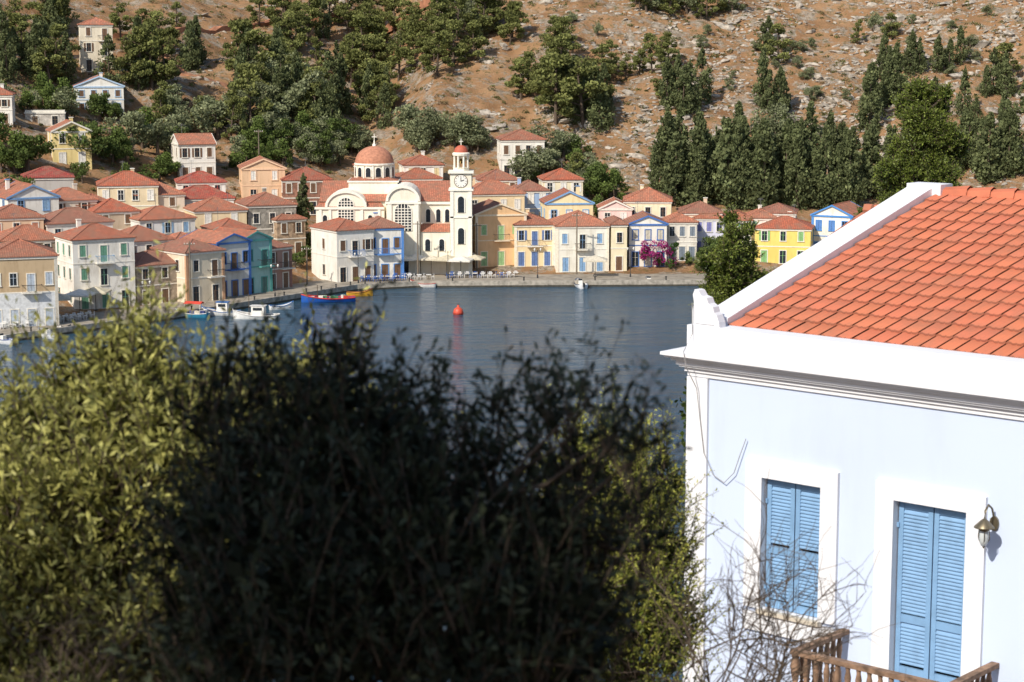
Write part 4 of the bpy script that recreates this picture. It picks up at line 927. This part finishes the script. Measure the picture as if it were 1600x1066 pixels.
# shaded olive close to the camera; shade also painted into its leaf colours
g=np.random.RandomState(9)
lb=[(350,690,6.9,.11),(410,740,6.8,.2),(345,850,6.6,.2),(480,680,6.6,.13),(555,670,6.5,.16),(560,780,6.5,.24),(640,840,6.3,.24),(700,780,6.6,.13),(770,780,6.5,.14),(840,860,6.5,.2),(890,760,6.7,.09),(450,920,6.3,.34),(690,970,6.2,.34),(860,980,6.3,.26),(950,950,6.6,.12),
 (340,1000,6.5,.28),(560,1030,6.2,.33),(420,1070,6.2,.33),(790,1080,6.2,.33),(640,910,7,.42),(480,830,7.1,.36),(800,950,7.1,.34),(560,900,6.6,.36),(740,910,6.7,.3),(930,850,6.6,.1)]
tips=[(560,600,6.7),(545,640,6.6),(580,650,6.6),(655,680,6.8),(640,640,6.8),(700,680,6.8),(745,690,6.7),(780,660,6.7),(830,690,6.7),(850,650,6.7),(900,640,6.3),(885,690,6.4),(960,680,6.),(985,720,6.),(990,800,6.3),(340,610,6.9),(325,660,6.9),(410,640,6.9),(380,600,6.9),(480,620,6.8),(450,640,6.9),(610,670,6.8),(520,610,6.7),(720,740,6.8),(920,720,6.5),(1010,860,6.4),(500,570,6.8),(680,730,6.7),(810,740,6.6),(865,740,6.6),(600,720,6.6),(640,740,6.6)]
lobes=[(pos(u,v,t),r) for u,v,t,r in lb]; tl=[(pos(u,v,t),.05) for u,v,t in tips]; pl=Plant()
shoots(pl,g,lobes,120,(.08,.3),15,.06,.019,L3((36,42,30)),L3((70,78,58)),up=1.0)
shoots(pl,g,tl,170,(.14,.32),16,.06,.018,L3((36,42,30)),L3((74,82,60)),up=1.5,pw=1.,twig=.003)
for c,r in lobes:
    if r>.15: clump(pl,g,c,(r*.8,)*3,240,.06,(L3((26,30,22)),L3((44,50,36))))  # core leaves coloured near black to deepen the crown's shade
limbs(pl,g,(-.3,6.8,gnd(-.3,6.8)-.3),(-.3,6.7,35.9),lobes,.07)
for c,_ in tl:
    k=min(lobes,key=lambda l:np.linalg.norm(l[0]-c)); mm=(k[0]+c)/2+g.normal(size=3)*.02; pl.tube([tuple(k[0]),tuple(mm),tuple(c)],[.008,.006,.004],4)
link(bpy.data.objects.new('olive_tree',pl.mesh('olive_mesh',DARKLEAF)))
# unseen tree added beside the viewpoint to throw shade on the olive
g=np.random.RandomState(13); pl=Plant(); cc=np.array([-4.1,1.2,43.0])
pl.tube([(-4.6,.2,gnd(-4.6,.2)-.3),(-4.4,.5,40),tuple(cc)],[.22,.16,.06],8)
for i in range(34):
    c=cc+g.normal(size=3)*np.array([.75,.75,.75]); clump(pl,g,c,(.75,.75,.55),380,.16,(L3((40,50,26)),L3((80,92,48))),shell=.1)
link(bpy.data.objects.new('added_shade_tree',pl.mesh('pine_near')))
# juniper
g=np.random.RandomState(17)
lb=[(925,740,14,.16),(985,750,14.2,.16),(900,800,14,.22),(980,830,14,.27),(1030,790,14.3,.16),(1045,870,14.3,.2),(900,900,13.8,.28),(990,930,13.9,.33),(880,1000,13.8,.3),(1000,1040,13.8,.4),(1050,980,14.2,.22),(865,760,14.4,.12),(1055,760,14.5,.07),(860,1060,13.6,.3),(950,860,14.4,.36),(950,690,14.2,.08),(900,690,14.2,.07),(1000,700,14.3,.06),(1035,720,14.3,.06)]
lobes=[(pos(u,v,t),(r,r,r*1.3)) for u,v,t,r in lb]; pl=Plant()
shoots(pl,g,lobes,190,(.14,.4),24,.042,.016,L3((96,110,42)),L3((196,194,92)),up=.9,twig=.005)
for c,r in lobes: clump(pl,g,c,np.array(r)*.7,140,.06,(L3((46,54,24)),L3((78,86,38))))  # darker core leaves, interior shade put into the colour
limbs(pl,g,(.8,14.2,gnd(.8,14.2)-.3),(.8,14.1,33.8),lobes,.08)
link(bpy.data.objects.new('juniper_bush',pl.mesh('juniper_mesh')))
def conifer(name,seed,lb,t,base,c0,c1):
    g=np.random.RandomState(seed); lobes=[(pos(u,v,t+g.uniform(-.4,.4)),r) for u,v,r in lb]; pl=Plant()
    shoots(pl,g,lobes,300,(.1,.28),13,.085,.036,c0,c1,up=.35,twig=.008)
    for c,r in lobes: clump(pl,g,c,(r*.8,)*3,200,.12,(c0*.6,c0))  # core tinted darker than the shoots, painting inner shade
    bx,by=base; top=max(l[0][2] for l in lobes); pl.tube([(bx,by,gnd(bx,by)-.3),(bx,by,30),(bx,by,top-.3)],[.25,.14,.03],7)
    for c,r in lobes: pl.tube([(bx,by,c[2]-.5),tuple(c)],[.05,.015],4)
    for k in range(40):
        z=gnd(bx,by)+2+k*.33
        if z<pos(1400,520,t)[2]: clump(pl,g,(bx+g.normal()*.4,by+g.normal()*.4,z),(.6,.6,.6),150,.13,(c0*.6,c0))
    link(bpy.data.objects.new(name,pl.mesh(name)))
b_=pos(1435,300,45)
conifer('cypress_tree',23,[(1440,152,.3),(1415,168,.22),(1465,172,.25),(1435,195,.38),(1480,220,.3),(1405,238,.22),(1440,225,.38),(1450,250,.45),(1490,238,.22),(1420,275,.45),(1470,285,.4),(1395,285,.28),(1440,320,.5),(1400,325,.35),(1502,228,.14),(1350,335,.12),(1430,143,.14),(1385,270,.2),(1478,148,.12),(1455,200,.3)],45,(b_[0],b_[1]),L3((74,92,34)),L3((136,148,66)))
b_=pos(1155,400,40)
conifer('cypress_tree',29,[(1140,345,.12),(1148,372,.2),(1140,402,.25),(1165,398,.2),(1150,432,.34),(1115,420,.17),(1180,445,.25),(1125,458,.34),(1165,472,.42),(1195,455,.18),(1112,482,.25),(1140,500,.45),(1190,482,.3),(1100,412,.08),(1170,360,.08),(1208,472,.12),(1180,500,.4)],40,(b_[0],b_[1]),L3((74,92,34)),L3((140,150,68)))
g=R; pl=Plant()
def br(p0,d,ln,r,dep):
    pts=[p0];dd=d.copy()
    for k in range(4):
        dd=(dd+Vector((g.gauss(0,.22),g.gauss(0,.22),g.gauss(.02,.18)))).normalized(); pts.append(pts[-1]+dd*ln/4)
    pl.tube(pts,[r*(1-.14*k) for k in range(5)],4)
    if dep>0:
        for k in range(4):
            i=g.randint(1,4); br(pts[i],(dd+Vector((g.gauss(0,.6),g.gauss(0,.5),g.gauss(0,.5)))).normalized(),ln*.68,r*.6,dep-1)
bs=Vector(pos(1110,1190,13))
for k in range(8): br(bs+Vector((g.uniform(-.25,.25),0,0)),Vector((g.uniform(-.35,.7),g.uniform(-.3,.3),1)).normalized(),g.uniform(.65,1.05),.011,3)
pl.tube([(bs.x,bs.y,gnd(bs.x,bs.y)-.2),tuple(bs)],[.05,.03],6)
bs=Vector(pos(130,1230,7.6))
for k in range(8): br(bs+Vector((g.uniform(-.3,.3),0,0)),Vector((g.uniform(-1.,1.),g.uniform(-.3,.3),.7)).normalized(),g.uniform(.35,.5),.006,3)
pl.tube([(bs.x,bs.y,gnd(bs.x,bs.y)-.2),tuple(bs)],[.03,.02],6)
link(bpy.data.objects.new('bare_shrub',pl.mesh('twigs')))
# ---------------------------------------------------------------- camera and light
cam=bpy.data.cameras.new('camera'); co=link(bpy.data.objects.new('camera',cam)); co.location=(0,0,H0); co.rotation_euler=(math.pi/2-P,0,0)
cam.sensor_width=36; cam.lens=36*F/1600; cam.clip_end=3000; cam.clip_start=.1
cam.dof.use_dof=True; cam.dof.focus_distance=80; cam.dof.aperture_fstop=4.5
SC.camera=co
EL=math.radians(40); sv=Vector((-.6,-.8,0)).normalized()*math.cos(EL)+Vector((0,0,math.sin(EL)))
sd=bpy.data.lights.new('sun','SUN'); sd.energy=4.8; sd.angle=math.radians(.5); sd.color=(1,.93,.83)
so=link(bpy.data.objects.new('sun',sd)); so.rotation_euler=sv.to_track_quat('Z','Y').to_euler(); so.location=(0,0,100)
w=bpy.data.worlds.new('World'); SC.world=w; w.use_nodes=True; nt=w.node_tree
sk=nt.nodes.new('ShaderNodeTexSky'); sk.sky_type='NISHITA'; sk.sun_disc=False; sk.sun_elevation=EL; sk.sun_rotation=math.atan2(sv.x,sv.y)
nt.links.new(sk.outputs[0],nt.nodes['Background'].inputs[0]); nt.nodes['Background'].inputs[1].default_value=.14
SC.view_settings.view_transform='Standard'; SC.view_settings.look='None'; SC.view_settings.exposure=0
